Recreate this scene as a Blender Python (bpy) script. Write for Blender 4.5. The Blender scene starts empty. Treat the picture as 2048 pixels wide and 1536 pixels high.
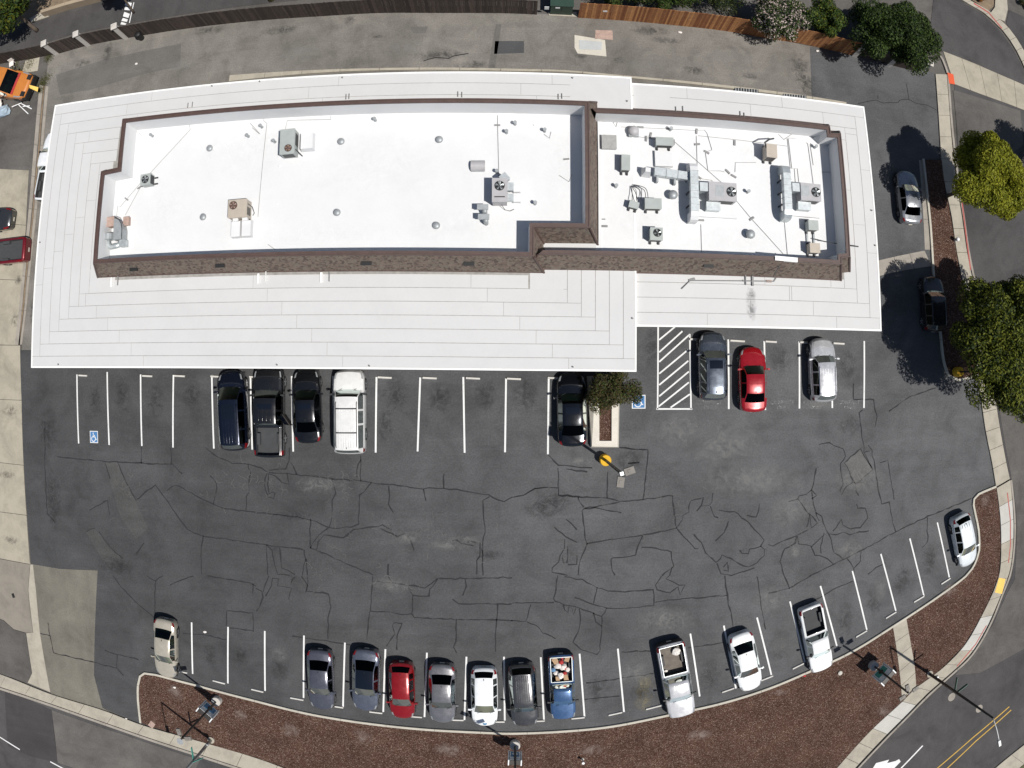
import bpy, bmesh, math, random
from mathutils import Vector, Matrix
R = math.radians
random.seed(7)

# ------------------------------------------------------------------ camera, sky, sun, exposure
scene = bpy.context.scene
CAM_H = 52.0                 # height of the drone over the lot, metres
MPP = 0.0318                 # metres on the ground per rectified unit at the image centre
K2, K4 = 0.20, 0.18          # barrel distortion of the drone's wide lens
FOC = CAM_H / MPP

def rect(px, py):
    """plan position (rectified) of a surveyed point"""
    dx, dy = px - 1024.0, py - 768.0
    r2 = (dx * dx + dy * dy) / 1280.0 ** 2
    k = 1 + K2 * r2 + K4 * r2 * r2
    return dx * k, -dy * k

def S(px, py, z=0.0):
    """surveyed point at height z -> metres"""
    u, v = rect(px, py)
    m = MPP * (1 - z / CAM_H)
    return Vector((u * m, v * m, z))

def S2(px, py, z=0.0):
    p = S(px, py, z)
    return (p.x, p.y)

cam_d = bpy.data.cameras.new('drone_camera')
cam = bpy.data.objects.new('drone_camera', cam_d)
scene.collection.objects.link(cam)
cam.location = (0, 0, CAM_H)
cam.rotation_euler = (0, 0, 0)
cam_d.sensor_width, cam_d.sensor_height = 36.0, 27.0
cam_d.clip_start, cam_d.clip_end = 0.1, 2000
cam_d.lens = 36.0 * FOC / 2048 * 0.86
# the lens: angle from the axis as a polynomial of the image height in millimetres
def _fit():
    import numpy as np
    r = np.linspace(0, 1330, 400)
    q = (r / 1280) ** 2
    th = np.arctan(r * (1 + K2 * q + K4 * q * q) / FOC)
    mm = r * 36.0 / 2048
    M = np.stack([mm, mm ** 2, mm ** 3, mm ** 4], 1)
    return np.linalg.lstsq(M, th, rcond=None)[0]
_c = _fit()
cam_d.type = 'PANO'
cam_d.panorama_type = 'FISHEYE_LENS_POLYNOMIAL'
cam_d.fisheye_fov = R(170)
cam_d.fisheye_polynomial_k0 = 0.0
cam_d.fisheye_polynomial_k1 = -float(_c[0])
cam_d.fisheye_polynomial_k2 = -float(_c[1])
cam_d.fisheye_polynomial_k3 = -float(_c[2])
cam_d.fisheye_polynomial_k4 = -float(_c[3])
scene.camera = cam

SUN_EL, SUN_AZ = R(64), R(124.5)      # azimuth clockwise from +Y
world = bpy.data.worlds.new('World'); scene.world = world
world.use_nodes = True
wn = world.node_tree.nodes; wl = world.node_tree.links
bg = wn['Background']
sky = wn.new('ShaderNodeTexSky'); sky.sky_type = 'NISHITA'; sky.sun_disc = False
sky.sun_elevation = SUN_EL; sky.sun_rotation = SUN_AZ
wl.new(sky.outputs[0], bg.inputs[0]); bg.inputs[1].default_value = 0.056
sun_d = bpy.data.lights.new('sun', 'SUN'); sun_d.energy = 4.5; sun_d.angle = R(0.5)
sun_d.color = (1.0, 0.965, 0.91)
sun = bpy.data.objects.new('sun', sun_d); scene.collection.objects.link(sun)
to_sun = Vector((math.sin(SUN_AZ) * math.cos(SUN_EL), math.cos(SUN_AZ) * math.cos(SUN_EL), math.sin(SUN_EL)))
sun.rotation_euler = to_sun.to_track_quat('Z', 'Y').to_euler()
sun.location = (30, -20, 60)
vs = scene.view_settings
vs.view_transform = 'Standard'; vs.look = 'None'; vs.exposure = 0.0; vs.gamma = 1.0
vs.use_curve_mapping = False
scene.cycles.max_bounces = 6
scene.cycles.transparent_max_bounces = 12

COL = scene.collection

# ------------------------------------------------------------------ materials
MATS = {}
def nm(name):
    m = bpy.data.materials.new(name); m.use_nodes = True
    nt = m.node_tree
    return m, nt, nt.nodes, nt.links, nt.nodes['Principled BSDF']

def pos(N):
    g = N.new('ShaderNodeNewGeometry'); return g.outputs['Position']

def noise(N, L, vec, scale, detail=4.0, rough=0.6, dist=0.0):
    n = N.new('ShaderNodeTexNoise'); n.inputs['Scale'].default_value = scale
    n.inputs['Detail'].default_value = detail; n.inputs['Roughness'].default_value = rough
    n.inputs['Distortion'].default_value = dist
    if vec is not None: L.new(vec, n.inputs['Vector'])
    return n.outputs['Fac']

def ramp(N, L, fac, stops):
    r = N.new('ShaderNodeValToRGB'); e = r.color_ramp.elements
    while len(e) < len(stops): e.new(0.5)
    for i, (p, c) in enumerate(stops):
        e[i].position = p; e[i].color = (c[0], c[1], c[2], 1) if not isinstance(c, float) else (c, c, c, 1)
    L.new(fac, r.inputs[0]); return r.outputs[0]

def mixc(N, L, fac, a, b, mode='MIX'):
    m = N.new('ShaderNodeMix'); m.data_type = 'RGBA'; m.blend_type = mode
    for sock, v in ((m.inputs[0], fac), (m.inputs[6], a), (m.inputs[7], b)):
        if isinstance(v, (int, float)): sock.default_value = v
        elif isinstance(v, tuple): sock.default_value = (v[0], v[1], v[2], 1)
        else: L.new(v, sock)
    return m.outputs[2]

def bump(N, L, b, h, strength, dist):
    n = N.new('ShaderNodeBump'); n.inputs['Strength'].default_value = strength
    n.inputs['Distance'].default_value = dist
    L.new(h, n.inputs['Height']); L.new(n.outputs[0], b.inputs['Normal'])

def sc(c, k): return tuple(min(1, x * k) for x in c)

def plain(name, col, rough=0.6, metal=0.0, var=0.12, scale=3.0, bmp=0.0, spec=0.5):
    if name in MATS: return MATS[name]
    m, nt, N, L, b = nm(name)
    p = pos(N)
    f1 = noise(N, L, p, scale, 5)
    c = ramp(N, L, f1, [(0.3, sc(col, 1 - var)), (0.7, sc(col, 1 + var))])
    L.new(c, b.inputs['Base Color'])
    b.inputs['Roughness'].default_value = rough; b.inputs['Metallic'].default_value = metal
    b.inputs['Specular IOR Level'].default_value = spec
    if bmp: bump(N, L, b, noise(N, L, p, scale * 8, 3), bmp, 0.02)
    MATS[name] = m; return m

def asphalt(name, col, grain=0.35, blot=0.25, warm=(1, 1, 1), speck=0.25, streak=None, seal=None):
    m, nt, N, L, b = nm(name); p = pos(N)
    g = noise(N, L, p, 9.0, 8, 0.8)
    c = ramp(N, L, g, [(0.25, sc(col, 1 - grain)), (0.5, col), (0.8, sc(col, 1 + grain * 1.3))])
    f2 = noise(N, L, p, 0.45, 7, 0.68, 0.5)
    c = mixc(N, L, 1.0, c, ramp(N, L, f2, [(0.28, 1 - blot), (0.5, 1.0), (0.75, 1 + blot * 0.8)]), 'MULTIPLY')
    f3 = noise(N, L, p, 0.09, 4, 0.6, 0.8)
    c = mixc(N, L, 1.0, c, ramp(N, L, f3, [(0.3, sc((1, 1, 1), 1 - blot * 0.7)), (0.7, tuple(1 + blot * 0.5 * w for w in warm))]), 'MULTIPLY')
    # tyre and wash streaks, long in one direction
    mp = N.new('ShaderNodeMapping'); L.new(p, mp.inputs[0])
    mp.inputs['Scale'].default_value = streak or (0.12, 1.6, 1)
    f4 = noise(N, L, mp.outputs[0], 1.0, 5, 0.6, 0.4)
    c = mixc(N, L, 1.0, c, ramp(N, L, f4, [(0.3, 0.9), (0.62, 1.0), (0.8, 1.18)]), 'MULTIPLY')
    if seal:      # fresher, darker sealcoat on the western half of the lot
        sx = N.new('ShaderNodeSeparateXYZ'); L.new(p, sx.inputs[0])
        wv = N.new('ShaderNodeMath'); wv.operation = 'MULTIPLY_ADD'; L.new(noise(N, L, p, 0.12, 5, 0.6), wv.inputs[0]); wv.inputs[1].default_value = 26.0; L.new(sx.outputs[0], wv.inputs[2])
        mr = N.new('ShaderNodeMapRange'); mr.inputs[1].default_value = -8; mr.inputs[2].default_value = 24; L.new(wv.outputs[0], mr.inputs[0])
        c = mixc(N, L, 1.0, c, ramp(N, L, mr.outputs[0], [(0.0, seal), (1.0, 1.08)]), 'MULTIPLY')
    if speck:
        v = N.new('ShaderNodeTexVoronoi'); v.inputs['Scale'].default_value = 7.0; L.new(p, v.inputs['Vector'])
        fs = ramp(N, L, v.outputs['Distance'], [(0.0, 1.0), (0.11, 0.0)])
        f5 = noise(N, L, p, 0.7, 4)
        fm = ramp(N, L, f5, [(0.5, 0.0), (0.72, speck)])
        k = N.new('ShaderNodeMath'); k.operation = 'MULTIPLY'; L.new(fs, k.inputs[0]); L.new(fm, k.inputs[1])
        c = mixc(N, L, k.outputs[0], c, (0.33, 0.33, 0.32))
    L.new(c, b.inputs['Base Color']); b.inputs['Roughness'].default_value = 0.93
    b.inputs['Specular IOR Level'].default_value = 0.25
    bump(N, L, b, g, 0.35, 0.02)
    MATS[name] = m; return m

def concrete(name, col, dirt=0.3, sc1=0.8):
    m, nt, N, L, b = nm(name); p = pos(N)
    f = noise(N, L, p, sc1, 8, 0.7, 0.4)
    c = ramp(N, L, f, [(0.28, sc(col, 1 - dirt)), (0.55, col), (0.8, sc(col, 1.1))])
    g = noise(N, L, p, 14, 6, 0.75)
    c = mixc(N, L, 1.0, c, ramp(N, L, g, [(0.25, 0.86), (0.7, 1.08)]), 'MULTIPLY')
    L.new(c, b.inputs['Base Color']); b.inputs['Roughness'].default_value = 0.9
    b.inputs['Specular IOR Level'].default_value = 0.25
    bump(N, L, b, g, 0.2, 0.01); MATS[name] = m; return m

def bark(name):
    m, nt, N, L, b = nm(name); p = pos(N)
    v = N.new('ShaderNodeTexVoronoi'); v.inputs['Scale'].default_value = 17.0; v.inputs['Randomness'].default_value = 1
    mp = N.new('ShaderNodeMapping'); mp.inputs['Scale'].default_value = (1, 1.9, 1); L.new(p, mp.inputs[0])
    d = noise(N, L, p, 2.0, 3); L.new(mp.outputs[0], v.inputs['Vector'])
    sp = N.new('ShaderNodeSeparateColor'); L.new(v.outputs['Color'], sp.inputs[0])
    c = ramp(N, L, sp.outputs[0], [(0.0, (0.048, 0.021, 0.014)), (0.45, (0.094, 0.051, 0.037)), (0.88, (0.145, 0.088, 0.067)), (0.99, (0.32, 0.24, 0.20))])
    f = noise(N, L, p, 0.5, 6, 0.65)
    c = mixc(N, L, 1.0, c, ramp(N, L, f, [(0.3, 0.78), (0.7, 1.2)]), 'MULTIPLY')
    L.new(c, b.inputs['Base Color']); b.inputs['Roughness'].default_value = 0.95
    b.inputs['Specular IOR Level'].default_value = 0.1
    bump(N, L, b, v.outputs['Distance'], 0.9, 0.06); MATS[name] = m; return m

def membrane(name, col, dirt=0.08):
    m, nt, N, L, b = nm(name); p = pos(N)
    f = noise(N, L, p, 0.35, 7, 0.7, 0.6)
    c = ramp(N, L, f, [(0.3, sc(col, 1 - dirt)), (0.6, col), (0.8, sc(col, 1.02))])
    g = noise(N, L, p, 6, 6, 0.75)
    c = mixc(N, L, 1.0, c, ramp(N, L, g, [(0.2, 0.965), (0.7, 1.0)]), 'MULTIPLY')
    oi = N.new('ShaderNodeObjectInfo')
    c = mixc(N, L, 1.0, c, ramp(N, L, oi.outputs['Random'], [(0.0, 0.975), (1.0, 1.0)]), 'MULTIPLY')
    L.new(c, b.inputs['Base Color']); b.inputs['Roughness'].default_value = 0.62
    b.inputs['Specular IOR Level'].default_value = 0.3
    MATS[name] = m; return m

def shingle(name, k=1.0):
    m, nt, N, L, b = nm(name); p = pos(N)
    v = N.new('ShaderNodeTexVoronoi'); v.inputs['Scale'].default_value = 6.5; L.new(p, v.inputs['Vector'])
    sp = N.new('ShaderNodeSeparateColor'); L.new(v.outputs['Color'], sp.inputs[0])
    c = ramp(N, L, sp.outputs[1], [(0.0, sc((0.085, 0.062, 0.052), k)), (0.35, sc((0.155, 0.115, 0.095), k)), (0.7, sc((0.20, 0.155, 0.125), k)), (1.0, sc((0.16, 0.145, 0.115), k))])
    g = noise(N, L, p, 6, 6, 0.8)
    c = mixc(N, L, 1.0, c, ramp(N, L, g, [(0.25, 0.7), (0.7, 1.25)]), 'MULTIPLY')
    L.new(c, b.inputs['Base Color']); b.inputs['Roughness'].default_value = 0.9
    bump(N, L, b, v.outputs['Distance'], 0.5, 0.03); MATS[name] = m; return m

def stain(name, col, k=0.8, thr=0.5):
    m, nt, N, L, b = nm(name); p = pos(N)
    tc = N.new('ShaderNodeTexCoord')
    ln = N.new('ShaderNodeVectorMath'); ln.operation = 'LENGTH'; L.new(tc.outputs['Object'], ln.inputs[0])
    f = ramp(N, L, noise(N, L, p, 1.9, 8, 0.78, 0.9), [(0.36, 0.0), (0.66, 1.0)])
    fall = ramp(N, L, ln.outputs['Value'], [(0.1, 1.0), (1.0, 0.0)])
    ad = N.new('ShaderNodeMath'); ad.operation = 'MULTIPLY'; L.new(f, ad.inputs[0]); L.new(fall, ad.inputs[1])
    a = ramp(N, L, ad.outputs[0], [(0.12, 0.0), (thr, k)])
    b.inputs['Base Color'].default_value = (*col, 1); b.inputs['Roughness'].default_value = 0.85
    L.new(a, b.inputs['Alpha']); MATS[name] = m; return m

def worn_paint(name, col, wear=0.45):
    m, nt, N, L, b = nm(name); p = pos(N)
    f = noise(N, L, p, 5, 7, 0.8)
    a = ramp(N, L, f, [(wear - 0.08, 0.05 if wear > .6 else 0.12), (wear + 0.04, 0.85 if wear > .6 else 1.0)])
    g = noise(N, L, p, 1.2, 5)
    c = ramp(N, L, g, [(0.3, sc(col, 0.85)), (0.7, col)])
    L.new(c, b.inputs['Base Color']); b.inputs['Roughness'].default_value = 0.8
    L.new(a, b.inputs['Alpha']); MATS[name] = m; return m

def boards(name, c1, c2):
    m, nt, N, L, b = nm(name); p = pos(N)
    oi = N.new('ShaderNodeObjectInfo')
    c = ramp(N, L, oi.outputs['Random'], [(0.0, c1), (0.6, tuple((a + d) / 2 for a, d in zip(c1, c2))), (1.0, c2)])
    f = noise(N, L, p, 4, 6, 0.7)
    c = mixc(N, L, 1.0, c, ramp(N, L, f, [(0.3, 0.75), (0.7, 1.2)]), 'MULTIPLY')
    L.new(c, b.inputs['Base Color']); b.inputs['Roughness'].default_value = 0.85; MATS[name] = m; return m

def leaf(name, c1, c2):
    m, nt, N, L, b = nm(name); p = pos(N)
    f = noise(N, L, p, 1.3, 4, 0.7)
    c = ramp(N, L, f, [(0.3, c1), (0.7, c2)])
    w = N.new('ShaderNodeTexWhiteNoise'); w.noise_dimensions = '3D'
    L.new(c, b.inputs['Base Color']); b.inputs['Roughness'].default_value = 0.6
    b.inputs['Specular IOR Level'].default_value = 0.3
    tr = N.new('ShaderNodeBsdfTranslucent'); L.new(c, tr.inputs[0])
    mx = N.new('ShaderNodeMixShader'); mx.inputs[0].default_value = 0.25
    L.new(b.outputs[0], mx.inputs[1]); L.new(tr.outputs[0], mx.inputs[2])
    L.new(mx.outputs[0], N['Material Output'].inputs['Surface']); MATS[name] = m; return m

def paint(name, col, metal=0.35, rough=0.32):
    if name in MATS: return MATS[name]
    m, nt, N, L, b = nm(name); p = pos(N)
    f = noise(N, L, p, 2.2, 5, 0.7)
    c = ramp(N, L, f, [(0.3, sc(col, 0.9)), (0.7, sc(col, 1.06))])
    L.new(c, b.inputs['Base Color']); b.inputs['Metallic'].default_value = metal
    L.new(ramp(N, L, f, [(0.3, rough - 0.04), (0.7, rough + 0.08)]), b.inputs['Roughness'])
    b.inputs['Coat Weight'].default_value = 1.0; b.inputs['Coat Roughness'].default_value = 0.04
    MATS[name] = m; return m

def car_glass(name, tint, ior=1.4):
    m, nt, N, L, b = nm(name)
    t = N.new('ShaderNodeBsdfTransparent'); t.inputs[0].default_value = (*tint, 1)
    g = N.new('ShaderNodeBsdfGlossy'); g.inputs['Roughness'].default_value = 0.03
    g.inputs[0].default_value = (0.9, 1.0, 0.97, 1)
    fr = N.new('ShaderNodeFresnel'); fr.inputs[0].default_value = ior
    mx = N.new('ShaderNodeMixShader'); L.new(fr.outputs[0], mx.inputs[0])
    L.new(t.outputs[0], mx.inputs[1]); L.new(g.outputs[0], mx.inputs[2])
    L.new(mx.outputs[0], N['Material Output'].inputs['Surface']); MATS[name] = m; return m

M = MATS
asphalt('lot', (0.089, 0.090, 0.093), 0.42, 0.28, seal=0.74)
asphalt('lot_worn', (0.108, 0.107, 0.105), 0.4, 0.25, speck=0.5, seal=0.72)
asphalt('alley', (0.185, 0.174, 0.158), 0.36, 0.34, (1.06, 1.0, 0.94))
asphalt('alley_patch', (0.14, 0.134, 0.125), 0.25, 0.2)
asphalt('dark_patch', (0.075, 0.077, 0.08), 0.25, 0.2)
asphalt('street', (0.072, 0.069, 0.069), 0.3, 0.3, (1.05, 1, 0.97), streak=(0.8, 0.5, 1))
asphalt('street_patch', (0.055, 0.052, 0.053), 0.25, 0.15)
asphalt('street_old', (0.108, 0.102, 0.096), 0.3, 0.32, (1.1, 1.02, 0.92))
asphalt('old_lot', (0.165, 0.154, 0.13), 0.28, 0.25, (1.08, 1.02, 0.9), streak=(1.2, 0.15, 1))
asphalt('ground', (0.11, 0.102, 0.094), 0.3, 0.3)
concrete('walk', (0.40, 0.365, 0.30), 0.26)
concrete('walk_new', (0.50, 0.49, 0.45), 0.12)
concrete('driveway', (0.38, 0.345, 0.275), 0.34, 0.5)
concrete('driveway_brown', (0.25, 0.225, 0.19), 0.28, 0.5)
concrete('gutter', (0.33, 0.30, 0.26), 0.3)
concrete('kerb', (0.50, 0.47, 0.40), 0.2)
concrete('planter', (0.66, 0.62, 0.54), 0.14)
concrete('stop', (0.62, 0.60, 0.56), 0.2, 2.0)
concrete('pad', (0.56, 0.53, 0.46), 0.15)
concrete('pad_blue', (0.46, 0.48, 0.48), 0.12)
concrete('hatch_grey', (0.36, 0.36, 0.35), 0.25, 3)
concrete('render_wall', (0.36, 0.29, 0.21), 0.2)
concrete('yellow_base', (0.72, 0.42, 0.035), 0.2, 3)
bark('bark')
membrane('lower_sheet', (0.585, 0.585, 0.583), 0.05)
membrane('upper_sheet', (0.70, 0.705, 0.71), 0.05)
plain('seam', (0.30, 0.29, 0.27), 0.9, var=0.2)
plain('trim_white', (0.84, 0.84, 0.82), 0.5, var=0.04)
shingle('shingle', 0.86)
shingle('shingle_dark', 0.8)
plain('coping', (0.082, 0.05, 0.043), 0.55, var=0.15)
plain('wall_beige', (0.45, 0.38, 0.29), 0.9, var=0.1)
plain('hvac_green', (0.36, 0.39, 0.375), 0.5, var=0.08, scale=2)
plain('hvac_beige', (0.44, 0.385, 0.32), 0.55, var=0.08, scale=2)
plain('hvac_grey', (0.40, 0.39, 0.40), 0.5, var=0.08, scale=2)
plain('hvac_rust', (0.38, 0.27, 0.225), 0.7, var=0.2, scale=4)
plain('galv', (0.52, 0.56, 0.57), 0.42, 0.55, var=0.14, scale=5)
plain('galv_dull', (0.34, 0.36, 0.37), 0.5, 0.3, var=0.12, scale=5)
plain('dark_metal', (0.03, 0.03, 0.032), 0.5)
plain('copper_fan', (0.20, 0.10, 0.065), 0.5, 0.4, var=0.3, scale=8)
plain('black', (0.012, 0.012, 0.013), 0.6)
plain('rubber', (0.022, 0.022, 0.023), 0.85)
plain('rim', (0.52, 0.53, 0.54), 0.3, 0.8)
plain('chrome', (0.7, 0.7, 0.7), 0.15, 1.0, var=0.03)
plain('pipe_grey', (0.23, 0.23, 0.23), 0.6)
plain('cable', (0.04, 0.042, 0.045), 0.6)
plain('plastic_dark', (0.02, 0.021, 0.023), 0.6)
plain('seat_cloth', (0.055, 0.053, 0.05), 0.9)
plain('seat_tan', (0.26, 0.22, 0.16), 0.9)
plain('red_lens', (0.16, 0.006, 0.008), 0.2)
plain('clear_lens', (0.24, 0.25, 0.26), 0.15)
plain('white_plastic', (0.8, 0.8, 0.8), 0.5, var=0.04)
plain('white_line', (0.74, 0.74, 0.72), 0.75, var=0.1, scale=2)
worn_paint('line', (0.78, 0.78, 0.77), 0.36)
worn_paint('faded', (0.55, 0.55, 0.54), 0.61)
worn_paint('faded_red', (0.42, 0.10, 0.085), 0.42)
worn_paint('yellow_line', (0.58, 0.36, 0.06), 0.38)
worn_paint('blue_mark', (0.07, 0.20, 0.42), 0.3)
plain('yellow_pad', (0.80, 0.52, 0.12), 0.8, var=0.08)
plain('red_paint', (0.62, 0.09, 0.03), 0.8, var=0.12)
m, nt, N, L, b = nm('crack'); b.inputs['Base Color'].default_value = (0.022, 0.022, 0.024, 1); b.inputs['Roughness'].default_value = 0.9
f = noise(N, L, pos(N), 3, 5, 0.7); L.new(ramp(N, L, f, [(0.28, 0.55), (0.42, 1.0)]), b.inputs['Alpha']); M['crack'] = m
m, nt, N, L, b = nm('crack_pale'); b.inputs['Base Color'].default_value = (0.125, 0.124, 0.12, 1); b.inputs['Roughness'].default_value = 0.9; M['crack_pale'] = m
stain('oil', (0.028, 0.028, 0.029), 0.45, 0.7)
stain('chalk', (0.30, 0.295, 0.28), 0.34, 0.7)
stain('roof_dirt', (0.45, 0.44, 0.42), 0.06, 0.95)
stain('dust', (0.30, 0.24, 0.21), 0.55, 0.75)
stain('rust_stain', (0.22, 0.195, 0.13), 0.6, 0.55)
boards('dark_boards', (0.036, 0.026, 0.021), (0.085, 0.062, 0.05))
boards('red_boards', (0.21, 0.072, 0.026), (0.52, 0.25, 0.095))
concrete('pillar', (0.55, 0.52, 0.48), 0.15, 2)
plain('trunk', (0.13, 0.10, 0.075), 0.9, var=0.25, scale=5)
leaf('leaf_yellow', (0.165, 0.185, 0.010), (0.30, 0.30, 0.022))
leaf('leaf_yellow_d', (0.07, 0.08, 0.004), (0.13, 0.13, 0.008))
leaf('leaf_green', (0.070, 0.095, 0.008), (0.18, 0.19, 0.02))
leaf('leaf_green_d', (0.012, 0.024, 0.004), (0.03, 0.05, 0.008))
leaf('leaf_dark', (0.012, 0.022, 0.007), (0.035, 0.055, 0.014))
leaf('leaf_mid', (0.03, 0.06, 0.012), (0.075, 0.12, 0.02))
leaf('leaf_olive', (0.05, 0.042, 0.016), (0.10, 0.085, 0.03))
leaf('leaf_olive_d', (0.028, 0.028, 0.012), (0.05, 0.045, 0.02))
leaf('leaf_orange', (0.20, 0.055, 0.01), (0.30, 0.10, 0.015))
leaf('blossom', (0.48, 0.38, 0.34), (0.62, 0.54, 0.48))
leaf('grass', (0.06, 0.075, 0.02), (0.12, 0.12, 0.04))
plain('dry_soil', (0.20, 0.15, 0.10), 0.95, var=0.3, scale=2)
plain('green_metal', (0.022, 0.05, 0.035), 0.45)
plain('sign_teal', (0.05, 0.30, 0.24), 0.5)
plain('sign_green', (0.01, 0.085, 0.06), 0.5)
plain('sign_blue', (0.05, 0.19, 0.36), 0.5, var=0.2)
plain('sign_white', (0.75, 0.76, 0.76), 0.5, var=0.05)
plain('pole_dark', (0.028, 0.023, 0.02), 0.55)
plain('pole_grey', (0.42, 0.43, 0.43), 0.5, 0.3)
plain('lamp_head', (0.19, 0.175, 0.155), 0.7)
plain('wood_pale', (0.5, 0.38, 0.22), 0.8)
plain('cardboard', (0.40, 0.27, 0.16), 0.9)
plain('cloth_white', (0.72, 0.68, 0.64), 0.9)
plain('cloth_red', (0.40, 0.03, 0.03), 0.8)
plain('cloth_blue', (0.12, 0.25, 0.42), 0.8)
plain('orange_plastic', (0.75, 0.16, 0.02), 0.5)
plain('bedliner', (0.045, 0.047, 0.05), 0.8)
plain('bed_dirt', (0.15, 0.13, 0.11), 0.9, var=0.2)
plain('tarp', (0.30, 0.38, 0.45), 0.7, var=0.2)
car_glass('glass', (0.16, 0.24, 0.21))
car_glass('glass_dark', (0.03, 0.035, 0.035), 1.2)
plain('skylight', (0.20, 0.23, 0.26), 0.25, var=0.1)

# ------------------------------------------------------------------ builders
ORIGIN = {}
def link(o, parent=None):
    COL.objects.link(o)
    if parent is not None: o.parent = parent
    return o

def tag(o, label=None, cat=None, group=None, kind=None):
    if label: o['label'] = label
    if cat: o['category'] = cat
    if group: o['group'] = group
    if kind: o['kind'] = kind
    return o

def empty(name, loc=(0, 0, 0), rz=0.0):
    o = bpy.data.objects.new(name, None); o.empty_display_size = 0.3
    o.location = loc; o.rotation_euler = (0, 0, rz); COL.objects.link(o)
    ORIGIN[o.name] = Vector(loc)
    return o

def thing(name, label, cat, loc, rz=0.0, group=None):
    return tag(empty(name, loc, rz), label, cat, group)

def mesh(name, v, f, mat, parent=None, smooth=False, local=False):
    """one mesh object; v in world metres unless local"""
    off = Vector((0, 0, 0))
    if parent is not None and not local:
        q = parent
        while q is not None:
            off += ORIGIN.get(q.name, Vector((0, 0, 0))); q = q.parent
    me = bpy.data.meshes.new(name)
    me.from_pydata([tuple(Vector(p) - off) for p in v], [], f)
    mats = mat if isinstance(mat, (list, tuple)) else [mat]
    for k in mats: me.materials.append(M[k] if isinstance(k, str) else k)
    if smooth: me.polygons.foreach_set('use_smooth', [True] * len(me.polygons))
    me.validate(); me.update()
    return link(bpy.data.objects.new(name, me), parent)

class B:
    """collects geometry"""
    def __init__(s): s.v = []; s.f = []
    def add(s, v, f):
        n = len(s.v); s.v += [tuple(p) for p in v]; s.f += [tuple(i + n for i in q) for q in f]; return s
    def box(s, c, d, rz=0.0, taper=1.0):
        hx, hy, hz = d[0] / 2, d[1] / 2, d[2] / 2
        vs = []
        for z in (-1, 1):
            k = taper if z > 0 else 1
            for x, y in ((-1, -1), (1, -1), (1, 1), (-1, 1)):
                X, Y = x * hx * k, y * hy * k
                vs.append((c[0] + X * math.cos(rz) - Y * math.sin(rz), c[1] + X * math.sin(rz) + Y * math.cos(rz), c[2] + z * hz))
        return s.add(vs, [(3, 2, 1, 0), (4, 5, 6, 7), (0, 1, 5, 4), (1, 2, 6, 5), (2, 3, 7, 6), (3, 0, 4, 7)])
    def prism(s, poly, z0, z1, top=None):
        top = top or poly; n = len(poly)
        vs = [(p[0], p[1], z0) for p in poly] + [(p[0], p[1], z1) for p in top]
        fs = [tuple(range(n))[::-1], tuple(range(n, 2 * n))] + [(i, (i + 1) % n, (i + 1) % n + n, i + n) for i in range(n)]
        if sum(poly[i][0] * poly[(i + 1) % n][1] - poly[(i + 1) % n][0] * poly[i][1] for i in range(n)) < 0:
            fs = [f[::-1] for f in fs]
        return s.add(vs, fs)
    def tube(s, path, r, n=6, r2=None, cap=True):
        path = [Vector(p) for p in path]; m = len(path); vs = []; fs = []
        for i, p in enumerate(path):
            d = (path[min(i + 1, m - 1)] - path[max(i - 1, 0)]).normalized()
            a = d.orthogonal().normalized() if abs(d.z) > 0.99 else d.cross(Vector((0, 0, 1))).normalized()
            bb = d.cross(a)
            rr = r if r2 is None else r + (r2 - r) * i / max(1, m - 1)
            for k in range(n):
                t = 2 * math.pi * k / n
                vs.append(p + a * math.cos(t) * rr + bb * math.sin(t) * rr)
        for i in range(m - 1):
            for k in range(n):
                fs.append((i * n + k, i * n + (k + 1) % n, (i + 1) * n + (k + 1) % n, (i + 1) * n + k))
        if cap: fs += [tuple(range(n))[::-1], tuple(range((m - 1) * n, m * n))]
        return s.add(vs, fs)
    def lathe(s, c, prof, n=16, axis='z'):
        vs = []; fs = []; m = len(prof)
        for r, h in prof:
            for k in range(n):
                t = 2 * math.pi * k / n
                if axis == 'z': vs.append((c[0] + r * math.cos(t), c[1] + r * math.sin(t), c[2] + h))
                else: vs.append((c[0] + r * math.cos(t), c[1] + h, c[2] + r * math.sin(t)))
        for i in range(m - 1):
            for k in range(n):
                fs.append((i * n + k, i * n + (k + 1) % n, (i + 1) * n + (k + 1) % n, (i + 1) * n + k))
        fs += [tuple(range(n))[::-1], tuple(range((m - 1) * n, m * n))]
        return s.add(vs, fs)
    def out(s, name, mat, parent=None, smooth=False, local=False):
        return mesh(name, s.v, s.f, mat, parent, smooth, local)

def sheet(name, pts, z, mat, parent=None, kind=None):
    P = [S2(*p) for p in pts]
    n = len(P)
    if sum(P[i][0] * P[(i + 1) % n][1] - P[(i + 1) % n][0] * P[i][1] for i in range(n)) < 0: P = P[::-1]
    bm = bmesh.new()
    bm.faces.new([bm.verts.new((x, y, z)) for x, y in P])
    bm.normal_update(); bmesh.ops.triangulate(bm, faces=bm.faces[:])
    vs = [tuple(v.co) for v in bm.verts]; bm.verts.index_update()
    fs = [tuple(v.index for v in f.verts) for f in bm.faces]; bm.free()
    o = mesh(name, vs, fs, mat, parent)
    if kind: o['kind'] = kind
    return o

def slab(name, pts, z0, z1, mat, parent=None, kind=None):
    P = [S2(*p) for p in pts]
    n = len(P)
    if sum(P[i][0] * P[(i + 1) % n][1] - P[(i + 1) % n][0] * P[i][1] for i in range(n)) < 0: P = P[::-1]
    o = B().prism(P, z0, z1).out(name, mat, parent)
    if kind: o['kind'] = kind
    return o

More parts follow.
